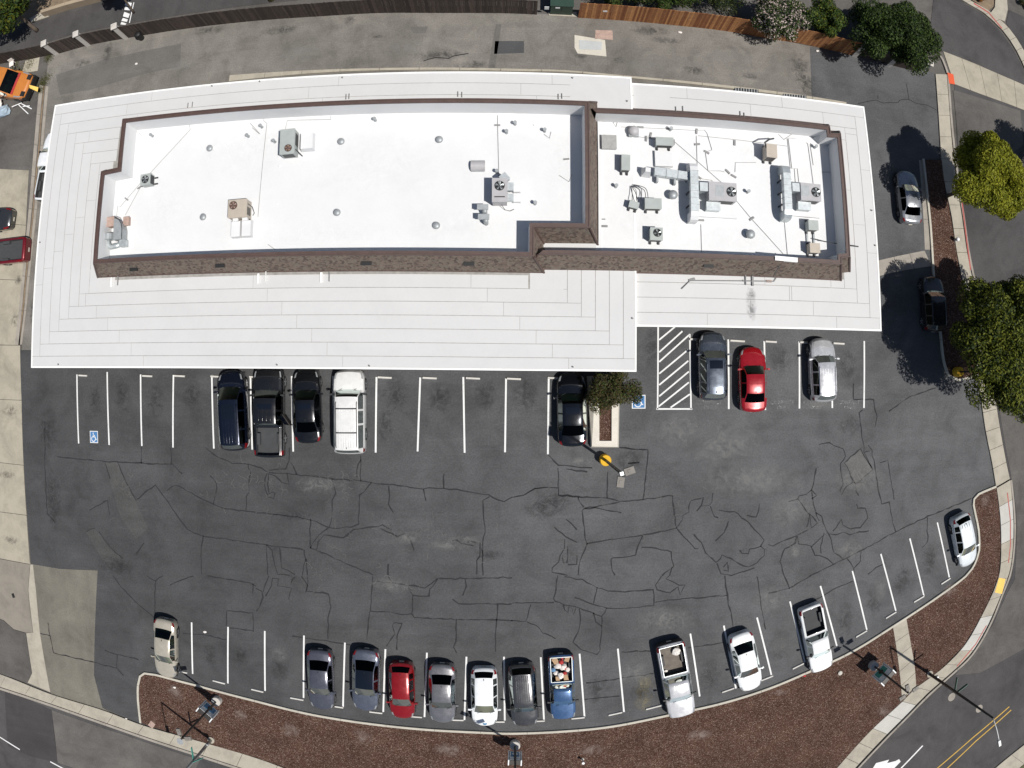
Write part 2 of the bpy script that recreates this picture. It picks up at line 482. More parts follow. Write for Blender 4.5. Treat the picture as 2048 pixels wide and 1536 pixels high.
def smooth_path(pts, step=0.8):
    """catmull-rom through world points"""
    P = [Vector(p) for p in pts]; out = []
    for i in range(len(P) - 1):
        p0, p1, p2, p3 = P[max(i - 1, 0)], P[i], P[i + 1], P[min(i + 2, len(P) - 1)]
        n = max(1, int((p2 - p1).length / step))
        for k in range(n):
            t = k / n
            out.append(0.5 * ((2 * p1) + (p2 - p0) * t + (2 * p0 - 5 * p1 + 4 * p2 - p3) * t * t + (3 * p1 - p0 - 3 * p2 + p3) * t ** 3))
    out.append(P[-1]); return out

def ribbon_vf(P, w, z, z2=None):
    vs = []; n = len(P)
    for i, p in enumerate(P):
        d = (P[min(i + 1, n - 1)] - P[max(i - 1, 0)]); d.z = 0; d.normalize()
        nx = Vector((-d.y, d.x, 0)) * ((w[i] if isinstance(w, list) else w) / 2)
        a, c = p + nx, p - nx
        vs += [(a.x, a.y, z), (c.x, c.y, z)]
    fs = [(2 * i, 2 * i + 1, 2 * i + 3, 2 * i + 2) for i in range(n - 1)]
    return vs, fs

def ribbon(name, pts, w, z, mat, parent=None, smooth=False):
    P = [S(*p) for p in pts]
    if smooth: P = smooth_path(P, 0.4)
    v, f = ribbon_vf(P, w, z)
    return mesh(name, v, f, mat, parent)

def kerb(name, pts, w, z0, z1, mat, parent=None, seg=3.0):
    """kerb stones laid end to end along a line"""
    P = smooth_path([S(*p) for p in pts], 0.5)
    acc = []; run = 0.0
    def flush(Q):
        if len(Q) < 2: return
        a, _ = ribbon_vf(Q, w, z0); t, _ = ribbon_vf(Q, w * 0.86, z1)
        n = len(Q); vs = a + t; m = 2 * n; fs = []
        for i in range(n - 1):
            fs += [(m + 2 * i, m + 2 * i + 1, m + 2 * i + 3, m + 2 * i + 2), (2 * i, m + 2 * i, m + 2 * i + 2, 2 * i + 2), (m + 2 * i + 1, 2 * i + 1, 2 * i + 3, m + 2 * i + 3)]
        fs += [(0, 1, m + 1, m), (2 * n - 1, 2 * n - 2, m + 2 * n - 2, m + 2 * n - 1)]
        mesh(name, vs, fs, mat, parent)
    for i, p in enumerate(P):
        acc.append(p)
        if i: run += (p - P[i - 1]).length
        if run > seg:
            Q = list(acc); d = (Q[-1] - Q[-2]).normalized(); Q[-1] = Q[-1] - d * 0.02
            flush(Q); acc = [p]; run = 0
    flush(acc)

def along(P, t):
    L = [0]
    for i in range(1, len(P)): L.append(L[-1] + (P[i] - P[i - 1]).length)
    s = t * L[-1]
    for i in range(1, len(P)):
        if L[i] >= s - 1e-9:
            k = (s - L[i - 1]) / max(1e-9, L[i] - L[i - 1]); return P[i - 1].lerp(P[i], k)
    return P[-1]

def slabs(name, inner, outer, n, z0, z1, mat, parent, gap=0.03, sub=4, mats=None):
    """paving slabs between two lines"""
    A = smooth_path([S(*p) for p in inner]); C = smooth_path([S(*p) for p in outer])
    for i in range(n):
        ta, tb = i / n, (i + 1) / n
        a = [along(A, ta + (tb - ta) * k / sub) for k in range(sub + 1)]
        c = [along(C, ta + (tb - ta) * k / sub) for k in range(sub + 1)]
        d = (a[-1] - a[-2]).normalized() * gap
        a[-1] = a[-1] - d; c[-1] = c[-1] - d
        B().prism([(p.x, p.y) for p in a] + [(p.x, p.y) for p in c[::-1]], z0, z1).out(name, (mats[i % len(mats)] if mats else mat), parent)

ORD = ['first', 'second', 'third', 'fourth', 'fifth', 'sixth', 'seventh', 'eighth', 'ninth', 'tenth', 'eleventh', 'twelfth', 'thirteenth', 'fourteenth', 'fifteenth', 'sixteenth', 'seventeenth', 'eighteenth', 'nineteenth', 'twentieth']

# ------------------------------------------------------------------ ground, streets, lot
g = B(); g.add([(-160, -130, -0.03), (160, -130, -0.03), (160, 130, -0.03), (-160, 130, -0.03)], [(0, 1, 2, 3)])
g.out('ground', 'ground')['kind'] = 'structure'

alley = sheet('rear_alley', [(96, 112), (117, 108), (180, 90), (255, 76), (380, 56), (512, 40), (640, 31), (762, 24), (890, 24), (1024, 25), (1094, 28), (1160, 34), (1300, 44), (1424, 57), (1540, 76), (1624, 93), (1628, 215), (1620, 320), (1200, 330), (220, 330), (130, 460), (90, 740), (40, 740), (44, 690), (60, 480), (80, 310), (92, 160)], 0.0, 'alley', kind='structure')
lot = sheet('parking_lot', [(40, 700), (42, 780), (45, 860), (52, 1000), (60, 1100), (62, 1128), (120, 1138), (195, 1140), (190, 1250), (188, 1350), (205, 1415), (285, 1449), (700, 1500), (1300, 1520), (1800, 1400), (2000, 1150), (1992, 980), (1965, 790), (1955, 700), (1920, 520), (1895, 300), (1885, 170), (1876, 148), (1850, 142), (1775, 128), (1700, 108), (1620, 94), (1625, 320), (1500, 500), (900, 640), (120, 700)], 0.004, 'lot', kind='structure')
old = sheet('old_lot_asphalt', [(58, 1124), (120, 1138), (195, 1141), (190, 1250), (188, 1350), (205, 1415), (288, 1462), (104, 1398), (84, 1290), (70, 1200)], 0.002, 'old_lot', kind='structure')
drv = empty('driveway', S(-20, 900)); drv['kind'] = 'structure'
dp = [[(-260, 330), (-80, 335), (58, 341), (52, 450), (-80, 440), (-260, 430)],
      [(-260, 431), (-80, 441), (52, 451), (45, 560), (-80, 556), (-260, 550)],
      [(-260, 552), (-80, 557), (45, 561), (40, 690), (-80, 688), (-260, 690)],
      [(-260, 692), (-80, 690), (40, 691), (43, 800), (-80, 795), (-260, 800)],
      [(-260, 802), (-80, 796), (43, 801), (47, 930), (-80, 915), (-260, 930)],
      [(-260, 932), (-80, 916), (47, 931), (53, 1030), (-80, 1012), (-260, 1030)],
      [(-260, 1032), (-80, 1013), (53, 1031), (60, 1128), (-80, 1100), (-260, 1130)]]
for k, q in enumerate(dp): slab('concrete_slab', q, -0.02, 0.012 + 0.002 * (k % 2), 'driveway', drv)
slab('concrete_slab', [(-260, 1132), (-80, 1102), (60, 1129), (56, 1180), (66, 1265), (52, 1265), (28, 1258), (8, 1240), (-80, 1210), (-260, 1300)], -0.02, 0.011, 'driveway_brown', drv)
slab('concrete_slab', [(-260, 1302), (-80, 1212), (8, 1241), (28, 1259), (52, 1266), (64, 1345), (55, 1364), (-80, 1322), (-260, 1420)], -0.02, 0.009, 'street_old', drv)
slab('concrete_slab', [(61, 1129), (66, 1129), (72, 1180), (80, 1265), (101, 1384), (56, 1365), (65, 1346), (53, 1266), (67, 1265), (57, 1180)], -0.02, 0.02, 'walk', drv)
nl = sheet('neighbour_lot', [(-260, 128), (0, 128), (60, 118), (98, 112), (92, 165), (78, 320), (58, 340), (-80, 334), (-260, 330)], 0.002, 'street_old', kind='structure')
slab('concrete_slab', [(52, 122), (80, 115), (76, 142), (44, 147)], -0.01, 0.03, 'walk', nl)
# gutter with a mossy channel between the neighbour's lot and the building
gt = empty('drainage_gutter', S(65, 420)); gt['kind'] = 'structure'
slabs('gutter_stone', [(80, 170), (68, 300), (56, 440), (40, 600), (30, 690)], [(87, 172), (75, 300), (62, 440), (46, 600), (37, 690)], 8, 0, 0.05, 'gutter', gt)
slabs('gutter_stone', [(92, 172), (81, 300), (67, 440), (51, 600), (40, 690)], [(98, 174), (86, 300), (72, 440), (55, 600), (44, 690)], 8, 0, 0.05, 'gutter', gt)
ribbon('moss', [(89, 172), (78, 300), (65, 440), (48, 600), (38, 690)], 0.16, 0.012, 'dry_soil', gt)

st = sheet('front_street', [(-300, 1440), (-100, 1352), (0, 1376), (100, 1408), (250, 1462), (400, 1512), (560, 1560), (900, 1640), (1300, 1640), (1650, 1560), (1718, 1536), (1786, 1462), (1906, 1350), (1981, 1252), (2008, 1189), (2024, 1152), (2031, 1053), (2026, 993), (2006, 888), (1986, 768), (1960, 620), (1945, 535), (1925, 420), (1914, 280), (1908, 168), (2060, 226), (2300, 300), (2300, 1500), (1500, 1850), (0, 1850), (-300, 1700)], -0.004, 'street', kind='structure')
sheet('asphalt_patch', [(10, 1384), (60, 1400), (104, 1420), (110, 1470), (116, 1525), (60, 1512), (16, 1492)], 0.008, 'street_patch', st)
sheet('asphalt_patch', [(104, 1420), (250, 1470), (400, 1520), (380, 1560), (180, 1545), (116, 1525)], 0.008, 'street_old', st)
sheet('asphalt_patch', [(1906, 180), (2040, 222), (2046, 290), (2000, 325), (1950, 345), (1921, 345), (1916, 280)], 0.008, 'street_old', st)
sheet('asphalt_patch', [(1990, 770), (2048, 800), (2060, 990), (2055, 1110), (2028, 1180), (2034, 1053), (2029, 990), (2010, 888)], 0.008, 'street_old', st)
sheet('asphalt_patch', [(1985, 1250), (2012, 1190), (2060, 1100), (2060, 1290), (1960, 1345), (1910, 1350)], 0.0105, 'street_old', st)
for q in ([(0, 1474), (40, 1499)], [(101, 1523), (135, 1541)]): ribbon('lane_line', q, 0.12, 0.01, 'line', st)
for o_ in (0, 6.5): ribbon('centre_line', [(1873 + o_ * 2.2, 1537 + o_ * 0.8), (1945 + o_, 1475 + o_), (2018 + o_ * 0.6, 1413 + o_)], 0.11, 0.01, 'yellow_line', st)
for k in range(2):
    c = S(*((1903, 1394) if k == 0 else (1958, 1417)))
    B().lathe(c, [(0.36, 0), (0.36, 0.012)], 18).out('manhole_cover', 'gutter', st)
ribbon('lane_line', [(1801, 1537), (1845, 1491)], 0.14, 0.01, 'line', st)
sheet('lane_arrow', [(1740, 1545), (1752, 1526), (1778, 1519), (1774, 1526), (1790, 1522), (1798, 1518), (1801, 1523), (1784, 1540), (1770, 1560)], 0.01, 'line', st)
# far corner over the street
fc = empty('far_pavement', S(2048, 1540)); fc['kind'] = 'structure'
slabs('paving_slab', [(1960, 1560), (2010, 1518), (2060, 1478), (2110, 1430)], [(1990, 1580), (2035, 1537), (2080, 1500), (2130, 1450)], 5, 0, 0.12, 'walk', fc)
sheet('verge_grass', [(2000, 1580), (2036, 1538), (2082, 1500), (2130, 1560), (2060, 1620)], 0.08, 'grass', fc)

# top right: side road, swale, far kerb
sr = sheet('side_road', [(1860, 60), (1872, -60), (1905, -20), (1930, 8), (1962, 26), (2002, 64), (2030, 105), (2050, 145), (2090, 230), (2060, 190), (1960, 130), (1886, 104), (1872, 98)], 0.002, 'street', kind='structure')
sw = empty('concrete_swale', S(1960, 150)); sw['kind'] = 'structure'
slabs('concrete_slab', [(1886, 103), (1935, 122), (2000, 150), (2060, 176)], [(1908, 168), (1960, 188), (2010, 206), (2062, 226)], 5, -0.02, 0.03, 'driveway', sw)
fk = empty('side_road_pavement', S(2010, 60)); fk['kind'] = 'structure'
slabs('paving_slab', [(1912, -6), (1934, 8), (1964, 25), (2004, 62), (2032, 103), (2052, 146)], [(1922, -10), (1942, 4), (1974, 21), (2016, 57), (2044, 98), (2066, 140)], 9, 0, 0.12, 'walk', fk)
slab('paving_slab', [(1990, -10), (2012, -8), (2014, 20), (2008, 44), (1998, 40), (1979, 28), (1988, 16)], 0, 0.125, 'walk', fk)
ribbon('red_kerb_line', [(1946, 8), (1975, 26), (2002, 58)], 0.16, 0.128, 'faded_red', fk)
slab('planting_soil', [(1926, -14), (1988, -12), (1986, 14), (1976, 22), (1944, 2)], 0, 0.1, 'dry_soil', fk)
sheet('asphalt_patch', [(2018, 58), (2012, 46), (2018, 20), (2060, 40), (2080, 120), (2046, 98)], 0.008, 'street', fk)

# crosswalk street at the top left, behind the fence
ts = sheet('back_street', [(-300, 150), (-100, 128), (0, 110), (60, 96), (150, 68), (300, 40), (520, 8), (760, -12), (1000, -16), (1000, -160), (-300, -160)], 0.004, 'street', kind='structure')
for q in ([(252, 4), (264, 6), (262, 14), (250, 11)], [(249, 24), (260, 28), (257, 36), (246, 33)], [(246, 36), (256, 39), (254, 44), (243, 42)], [(250, 14), (263, 16), (261, 21), (249, 20)], [(243, 44), (253, 47), (251, 50), (241, 49)]):
    sheet('crossing_bar', q, 0.01, 'line', ts)
ribbon('lane_line', [(259, 46), (268, 5)], 0.08, 0.01, 'line', ts)

# ---- markings and seals of the parking lot (parts of the lot)
Z1, Z2, Z3 = 0.008, 0.012, 0.016
CR = {
 (0, 768): [[(455,585),(700,605),(940,625),(1130,632),(1380,640),(1455,720)],[(1365,510),(1372,640)],[(1130,500),(1132,640)],[(840,625),(880,760)],[(940,625),(985,740),(1085,930)],[(1085,930),(1240,810),(1300,880),(1420,1060),(1500,1165),(1620,1215),(1800,1240),(2048,1275)],[(1335,850),(1405,805),(1560,890),(1700,960),(1800,1000),(2048,1025)],[(1645,505),(1750,590),(1860,632),(1985,640),(2048,655)],[(1985,640),(2000,720),(1995,860),(1975,900),(1970,1000)],[(1680,735),(1735,795),(1720,910),(1705,960)],[(1625,1215),(1605,1350),(1612,1520)],[(715,1010),(860,930),(875,1050)],[(790,1180),(880,1310),(985,1400)],[(690,1180),(760,1150)],[(360,300),(360,700),(380,1040),(440,1110)],[(1085,1365),(1150,1270)]],
 (512, 768): [[(0,660),(50,670),(90,705),(180,712),(250,715),(400,730),(600,755),(830,775),(930,790),(1100,805),(1240,825),(1340,840),(1380,830),(1500,840),(1600,840),(1700,865),(1860,890),(1930,930),(1985,942),(2048,912)],[(105,690),(200,685),(245,675),(270,610),(300,660),(330,725)],[(270,510),(270,610)],[(90,705),(70,760),(75,840),(100,905),(140,912),(160,880),(140,862),(105,875),(95,800),(100,720),(160,735),(210,790),(265,800),(250,715)],[(610,755),(640,870),(615,930),(610,1050),(590,1140)],[(840,575),(838,775)],[(810,740),(805,690),(835,600)],[(930,790),(830,890),(822,1115),(760,1145),(640,1155),(560,1145),(440,1085),(300,1060),(0,1028)],[(440,1085),(435,1310),(490,1330),(750,1445),(940,1525)],[(435,1310),(500,1210),(580,1150)],[(490,1330),(500,1260),(545,1205),(700,1230),(740,1200),(780,1160),(980,1140),(1020,1125),(1085,1170)],[(995,1155),(1050,1180),(1130,1222),(1190,1195),(1230,1230),(1265,1330)],[(1060,810),(1070,930),(1060,960),(1100,1030)],[(1340,840),(1362,935)],[(1505,835),(1497,730),(1510,720)],[(1865,895),(1820,940),(1820,1050),(1832,1180),(1815,1280),(1812,1530)],[(1790,1270),(1790,1380),(1765,1410),(1765,1515)],[(1570,1250),(1600,1245),(1645,1275),(1745,1292)],[(1700,1275),(1705,1255),(1760,1260)],[(0,1278),(200,1300),(385,1325)],[(85,1290),(95,1530)],[(85,1290),(130,1330),(150,1450),(175,1520),(270,1530)],[(190,1305),(210,1470),(260,1490),(310,1525)],[(385,1325),(405,1420),(410,1530)],[(1060,1440),(1055,1530)],[(370,1530),(385,1450),(405,1400)]],
 (1024, 768): [[(0,912),(95,890),(180,838),(260,828),(365,830)],[(285,565),(370,650),(480,660),(640,675)],[(370,670),(370,890),(560,905),(755,912),(860,940),(1050,925),(1280,892),(1310,1155),(1030,1212),(740,1252),(595,1278)],[(430,680),(600,705)],[(770,705),(757,912)],[(860,512),(960,518),(1090,525),(1080,640),(1050,925)],[(860,945),(700,975),(580,995),(560,1010),(570,1100),(582,1200),(595,1278),(560,1370),(540,1420),(525,1530)],[(575,985),(540,940),(530,905)],[(580,995),(700,990),(790,1020),(880,1028)],[(930,635),(1020,625)],[(425,1240),(415,1310),(385,1370),(375,1420),(325,1470),(320,1500),(445,1530)],[(450,1300),(440,1420),(405,1435),(400,1370)],[(445,1442),(515,1440),(515,1370)],[(1045,1210),(1010,1290),(990,1365),(940,1385),(800,1390),(790,1400),(800,1490),(825,1530)],[(1035,1305),(1150,1315),(1240,1330),(1270,1345),(1275,1400),(1292,1450),(1200,1530)],[(1280,1460),(1255,1530)],[(1315,1150),(1360,1090),(1365,1050),(1410,1025),(1425,935),(1530,908),(1515,970),(1475,1018)],[(1600,868),(1595,940),(1580,970),(1515,975)],[(1580,970),(1610,1030),(1620,1060),(1650,1065)],[(1315,1150),(1400,1250),(1460,1315),(1490,1312)],[(1655,1002),(1700,1022),(1780,1020),(1860,1085),(1890,1105),(2015,1250),(1990,1300)],[(1980,960),(1955,1060),(1920,1065),(1880,1045)],[(1730,1095),(1690,1190),(1625,1258)],[(1450,1205),(1510,1270),(1550,1350),(1630,1425),(1665,1400),(1680,1370),(1750,1395),(1850,1460),(1890,1465),(1960,1430),(2015,1370),(2020,1330),(1990,1300),(1900,1320),(1890,1355),(1845,1362),(1820,1325)],[(1635,1430),(1670,1515),(1750,1530),(1940,1470)],[(1690,1460),(1720,1425),(1730,1500),(1690,1490)],[(340,1150),(430,1220),(520,1265)],[(440,1085),(520,1165)]],
 (1536, 768): [[(410,482),(490,468),(550,505),(600,515),(622,580),(580,640),(585,720),(600,800),(572,850),(590,885),(620,830),(685,785),(705,800),(840,685),(770,575),(740,520),(612,630),(685,770),(705,800),(705,860),(725,895)],[(685,0),(683,120),(845,125),(855,200),(875,260),(858,345)],[(755,205),(728,230),(750,380),(770,545),(830,670)],[(770,545),(815,535)],[(800,485),(835,530),(860,690),(885,850),(910,960),(970,948),(1000,1100),(1020,1180)],[(900,630),(960,615),(1010,925)],[(970,220),(1060,150),(1140,100),(1345,30)],[(1630,915),(1500,970),(1280,1060),(1020,1185),(740,1335),(530,1440),(330,1535)],[(1275,1070),(1280,1260),(1235,1310)],[(390,670),(350,845),(355,900),(380,1040),(410,1100)],[(165,940),(235,920),(250,895),(310,885),(350,845),(385,890),(350,920)],[(240,920),(330,1050),(345,1150),(400,1110),(335,1040),(310,1145)],[(385,1030),(430,1060),(440,1110),(490,1200),(530,1350),(600,1400)],[(490,1200),(540,1210),(600,1185),(660,1208),(730,1185),(810,1178)],[(520,1178),(590,1085),(600,1130),(660,1160),(740,1150),(800,1070),(780,995),(720,990),(710,960)],[(320,1165),(230,1210),(120,1255),(40,1295),(0,1285)],[(225,1215),(215,1275),(130,1320),(95,1420),(130,1530)],[(235,1215),(245,1280),(340,1295),(380,1370),(450,1385),(525,1440)],[(350,1300),(440,1210)],[(450,1190),(420,1300),(430,1350)],[(630,1395),(690,1475),(740,1420),(745,1340)],[(690,1475),(685,1530)],[(940,1430),(870,1470),(800,1525)]],
 (0, 1152): [[(385,375),(400,470),(430,615),(600,655),(760,695),(930,735),(985,795)],[(325,460),(405,480)],[(840,595),(940,630),(1105,670)],[(935,630),(935,735)],[(905,0),(970,90),(1110,235),(1230,330)],[(1170,0),(1240,40),(1240,330)],[(1300,0),(1240,40)],[(1360,70),(1545,0)],[(1660,0),(2000,55),(2048,80)],[(1810,400),(1810,280),(2025,295),(2025,440),(1830,415)],[(1460,460),(1620,470),(1815,510)],[(2025,60),(2020,140)]],
 (512, 1152): [[(0,95),(50,125),(55,170),(40,220),(5,280)],[(105,0),(55,125)],[(80,165),(120,80),(130,20),(180,20),(175,80),(285,95),(265,185)],[(280,60),(310,0)],[(365,0),(410,70),(400,130)],[(410,0),(410,120),(580,140),(600,250),(580,330),(575,500)],[(935,0),(920,200),(885,510)],[(935,40),(1060,50),(1215,72),(1255,150),(1250,300),(1160,305),(1050,285),(920,280)],[(1215,72),(1350,90),(1410,60),(1450,20),(2048,10)],[(1455,25),(1390,110),(1385,160),(1255,155)],[(1250,300),(1270,330),(1600,345),(1925,348),(2048,355)],[(1670,20),(1680,80),(1660,155)],[(1570,190),(1620,220),(2048,220)],[(1930,225),(1925,350),(1915,480),(1922,605)],[(1600,345),(1600,530),(1580,570),(1605,610)],[(1060,0),(1080,45)],[(1045,560),(1110,460),(1090,390),(1110,370),(1165,380),(1125,480),(1125,590)],[(290,480),(560,520),(760,550)]],
 (1024, 1152): [[(365,0),(350,110),(335,180),(345,205),(530,255),(720,320),(760,255)],[(0,215),(340,210)],[(420,0),(560,30),(680,90),(770,115),(900,125),(1125,110),(1135,235),(860,260),(760,255),(650,222),(495,170)],[(680,90),(650,215)],[(150,225),(115,360),(0,358)],[(115,360),(215,410),(240,450),(350,500)],[(415,230),(420,270),(445,290),(455,235),(480,265),(490,305),(510,260)],[(540,260),(548,340),(530,440),(490,530),(550,590),(680,625),(705,590),(715,400),(720,320)],[(645,290),(670,360),(715,395)],[(1140,205),(1400,178),(1720,152)],[(1195,0),(1145,70),(1160,110),(1260,135),(1325,85),(1345,145),(1385,68),(1340,75),(1280,45),(1225,20),(1250,0)],[(1700,0),(1720,150),(1770,400)],[(1960,0),(1975,90),(2000,280),(2028,425)],[(880,605),(1110,600)],[(1410,575),(1520,560),(1700,530)],[(590,860),(780,830),(1130,780)],[(580,985),(860,960)]],
 (1536, 1152): [[(0,140),(170,100),(230,60),(340,0)],[(175,100),(130,0)],[(380,190),(520,110),(680,40)]],
}
rc = random.Random(3)
for (ox, oy), lines in CR.items():
    for ln in lines:
        K = [S(ox + x / 4, oy + y / 4) for x, y in ln]; P = []
        for a, c in zip(K, K[1:]):
            n_ = max(1, int((c - a).length / .3)); P += [a.lerp(c, k / n_) for k in range(n_)]
        P.append(K[-1])
        P = [p + Vector((rc.gauss(0, .022), rc.gauss(0, .022), 0)) for p in P]
        v, f = ribbon_vf(P, [max(.03, rc.gauss(.076, .024)) for _ in P], Z1)
        mesh('crack_seal', v, f, 'crack', lot)
for ln in ([(847, 122), (872, 115), (897, 117), (907, 112), (937, 107)],):
    v, f = ribbon_vf(smooth_path([S(*p) for p in ln], 0.4), 0.07, 0.006); mesh('crack_seal', v, f, 'crack', alley)
for ln in ([(1716, 207), (1753, 200), (1766, 206), (1778, 205), (1796, 205), (1800, 200), (1818, 199), (1833, 207), (1853, 210), (1873, 220)], [(1813, 168), (1818, 199)], [(1756, 198), (1756, 190)]):
    v, f = ribbon_vf(smooth_path([S(*p) for p in ln], 0.4), 0.06, Z1); mesh('crack_seal', v, f, 'crack', lot)

# patches of other asphalt
for pts, mt in (([(210, 925), (235, 925), (296, 1056), (272, 1078), (240, 1033)], 'lot_worn'),
                ([(172, 1065), (188, 1058), (245, 1118), (238, 1130), (205, 1120)], 'lot_worn'),
                ([(1689, 926), (1721, 899), (1746, 939), (1712, 968)], 'lot_worn')):
    sheet('asphalt_patch', pts, 0.006, mt, lot)
for pts, mt in (([(210, 119), (362, 87), (360, 133), (296, 146), (180, 180), (120, 190), (112, 150)], 'alley_patch'),
                ([(990, 82), (1048, 82), (1048, 106), (988, 108)], 'dark_patch'),
                ([(976, 137), (992, 48), (1003, 48), (990, 137)], 'alley_patch'),
                ([(820, 53), (856, 53), (850, 66), (826, 66)], 'alley_patch')):
    sheet('asphalt_patch', pts, 0.004, mt, alley)
slab('concrete_pad', [(1149, 70), (1210, 80), (1213, 113), (1155, 107), (1149, 95)], 0, 0.02, 'pad', alley)
slab('access_hatch', [(1158, 80), (1204, 84), (1203, 100), (1159, 99)], 0.02, 0.035, 'pad_blue', alley)
slab('steel_plate', [(1191, 60), (1225, 61), (1226, 79.5), (1190, 77.5)], 0, 0.02, 'hvac_rust', alley)

def stains(parent, mt, items, z):
    for (x, y, rx, ry) in items:
        c = S(x, y, z)
        o = B().add([(math.cos(t * math.pi / 10), math.sin(t * math.pi / 10), 0) for t in range(20)], [tuple(range(20))]).out('stain', mt, parent, local=True)
        po = Vector((0, 0, 0)) if parent is None else ORIGIN.get(parent.name, Vector((0, 0, 0)))
        o.location = Vector((c.x, c.y, z)) - po; o.scale = (rx, ry, 1)
stains(lot, 'oil', [(790, 790, 1.2, 1.6), (880, 795, 1.2, 1.5), (970, 790, 1.1, 1.4), (1050, 790, 1.2, 1.7), (245, 790, 1.0, 1.8), (310, 800, 1.0, 1.7), (385, 790, 1.0, 1.9), (190, 800, 0.8, 1.6), (770, 850, 0.7, 1.5), (1560, 720, 1.1, 1.6), (1695, 730, 0.9, 1.6), (1302, 700, 0.7, 1.8), (1105, 1000, 2.0, 1.0), (1085, 1020, 1.6, 0.8), (480, 1310, 0.9, 1.2), (560, 1340, 0.9, 1.6), (420, 1310, 0.8, 1.2), (1195, 1380, 1.0, 1.6), (1285, 1385, 1.2, 1.0), (1420, 1350, 1.3, 1.8), (1560, 1290, 1.2, 2.0), (1690, 1240, 1.0, 1.9), (1750, 1200, 1.1, 1.8), (1805, 1160, 1.0, 1.7), (1860, 1120, 1.0, 1.6), (95, 860, 1.4, 2.2), (105, 1000, 1.2, 3.0), (230, 1130, 2.5, 1.0), (1260, 920, 1.4, 1.0), (1285, 1395, 0.5, 0.6), (590, 1030, 1.6, 0.5), (975, 1110, 1.6, 0.5), (1700, 850, 1.2, 1.0)], Z1)
stains(lot, 'chalk', [(1500, 960, 5, 1.6), (1720, 960, 3, 1.5), (1270, 1345, 1.5, 1.3), (1540, 1200, 1.6, 1.4), (1560, 1290, 1.0, 1.0), (900, 1090, 2.0, 0.5), (930, 1080, 1.6, 0.4), (820, 1075, 1.2, 0.6), (1590, 1103, 0.6, 0.7), (1450, 890, 3.5, 2.5), (1360, 860, 2.5, 1.5), (560, 1310, 0.8, 0.9), (1580, 1020, 2.5, 1.5), (1700, 1100, 1.5, 1.0), (1640, 810, 2.5, 0.5), (780, 1170, 1.8, 0.7), (640, 970, 2.4, 0.8), (1330, 1240, 3.0, 1.4), (1620, 1250, 1.0, 1.5), (1760, 1180, 0.9, 1.4), (1470, 1310, 1.0, 1.4), (1160, 923, 1.2, 0.4)], 0.010)
stains(lot, 'rust_stain', [(1290, 1370, 1.0, 1.1), (1287, 1400, 0.9, 1.2)], 0.0095)
stains(lot, 'oil', [(1283, 1390, 0.45, 0.55)], 0.0108)
stains(alley, 'oil', [(215, 105, 0.6, 1.6), (165, 125, 1.2, 0.6), (755, 73, 0.5, 0.25), (1335, 80, 1.8, 0.4), (1390, 140, 1.3, 0.5), (1236, 120, 0.7, 0.4), (1500, 152, 1.0, 0.4), (1600, 140, 1.2, 2.2), (1615, 170, 1.0, 1.6), (700, 40, 0.7, 0.6), (880, 110, 2.5, 0.6), (560, 60, 2.0, 0.5), (65, 620, 0.5, 1.4), (1160, 112, 0.6, 0.3), (420, 60, 1.8, 0.5), (950, 130, 2.0, 0.6), (1300, 60, 2.0, 0.6)], 0.008)
stains(alley, 'chalk', [(1166, 62, 0.5, 0.7), (600, 105, 2.5, 1.2), (820, 95, 3.0, 1.0), (1300, 130, 3.0, 0.8), (1450, 110, 3.0, 1.0), (360, 130, 2.0, 0.8)], 0.0085)
stains(drv, 'oil', [(20, 820, 1.2, 0.6), (30, 640, 0.7, 0.8), (15, 950, 1.4, 0.4), (25, 1080, 1.2, 0.5), (36, 560, 0.6, 0.5)], 0.018)

# fine alligator cracking, too small to trace one by one
def alligator(areas, parent):
    q = random.Random(21); vs = []; fs = []
    for (x, y, rx, ry, n) in areas:
        c = S(x, y)
        for k in range(n // 3):
            p = Vector((c.x + q.gauss(0, rx), c.y + q.gauss(0, ry), 0)); a = q.uniform(0, 6.28); P = [p]
            for j in range(q.randint(2, 5)):
                a += q.choice((-1, 1)) * q.uniform(.3, 1.3); P.append(P[-1] + Vector((math.cos(a), math.sin(a), 0)) * q.uniform(.08, .22))
            v, f = ribbon_vf(P, q.uniform(.010, .022), Z1 + .0005); n0 = len(vs); vs += v; fs += [tuple(i + n0 for i in t_) for t_ in f]
    o = mesh('alligator_cracks', vs, fs, 'crack_pale', parent); o['kind'] = 'stuff'
alligator([(465, 965, 1.1, 1.0, 60), (690, 990, .9, 1.2, 60), (540, 965, .8, .8, 40), (800, 1060, 1.5, .4, 50), (650, 1130, 1.0, 1.2, 40), (790, 1165, 1.2, .5, 50), (1300, 1020, 2.0, 1.2, 70), (1610, 1010, .7, 1.2, 60), (1590, 1105, .4, .5, 60), (1145, 1110, .8, 1.0, 40), (1690, 840, 1.2, 1.2, 40), (1540, 1210, 1.0, 1.0, 60), (900, 1085, 1.5, .4, 40), (1280, 1310, 1.4, 1.0, 50), (250, 980, 1.0, 2.0, 50), (1120, 990, 1.5, .8, 40)], lot)
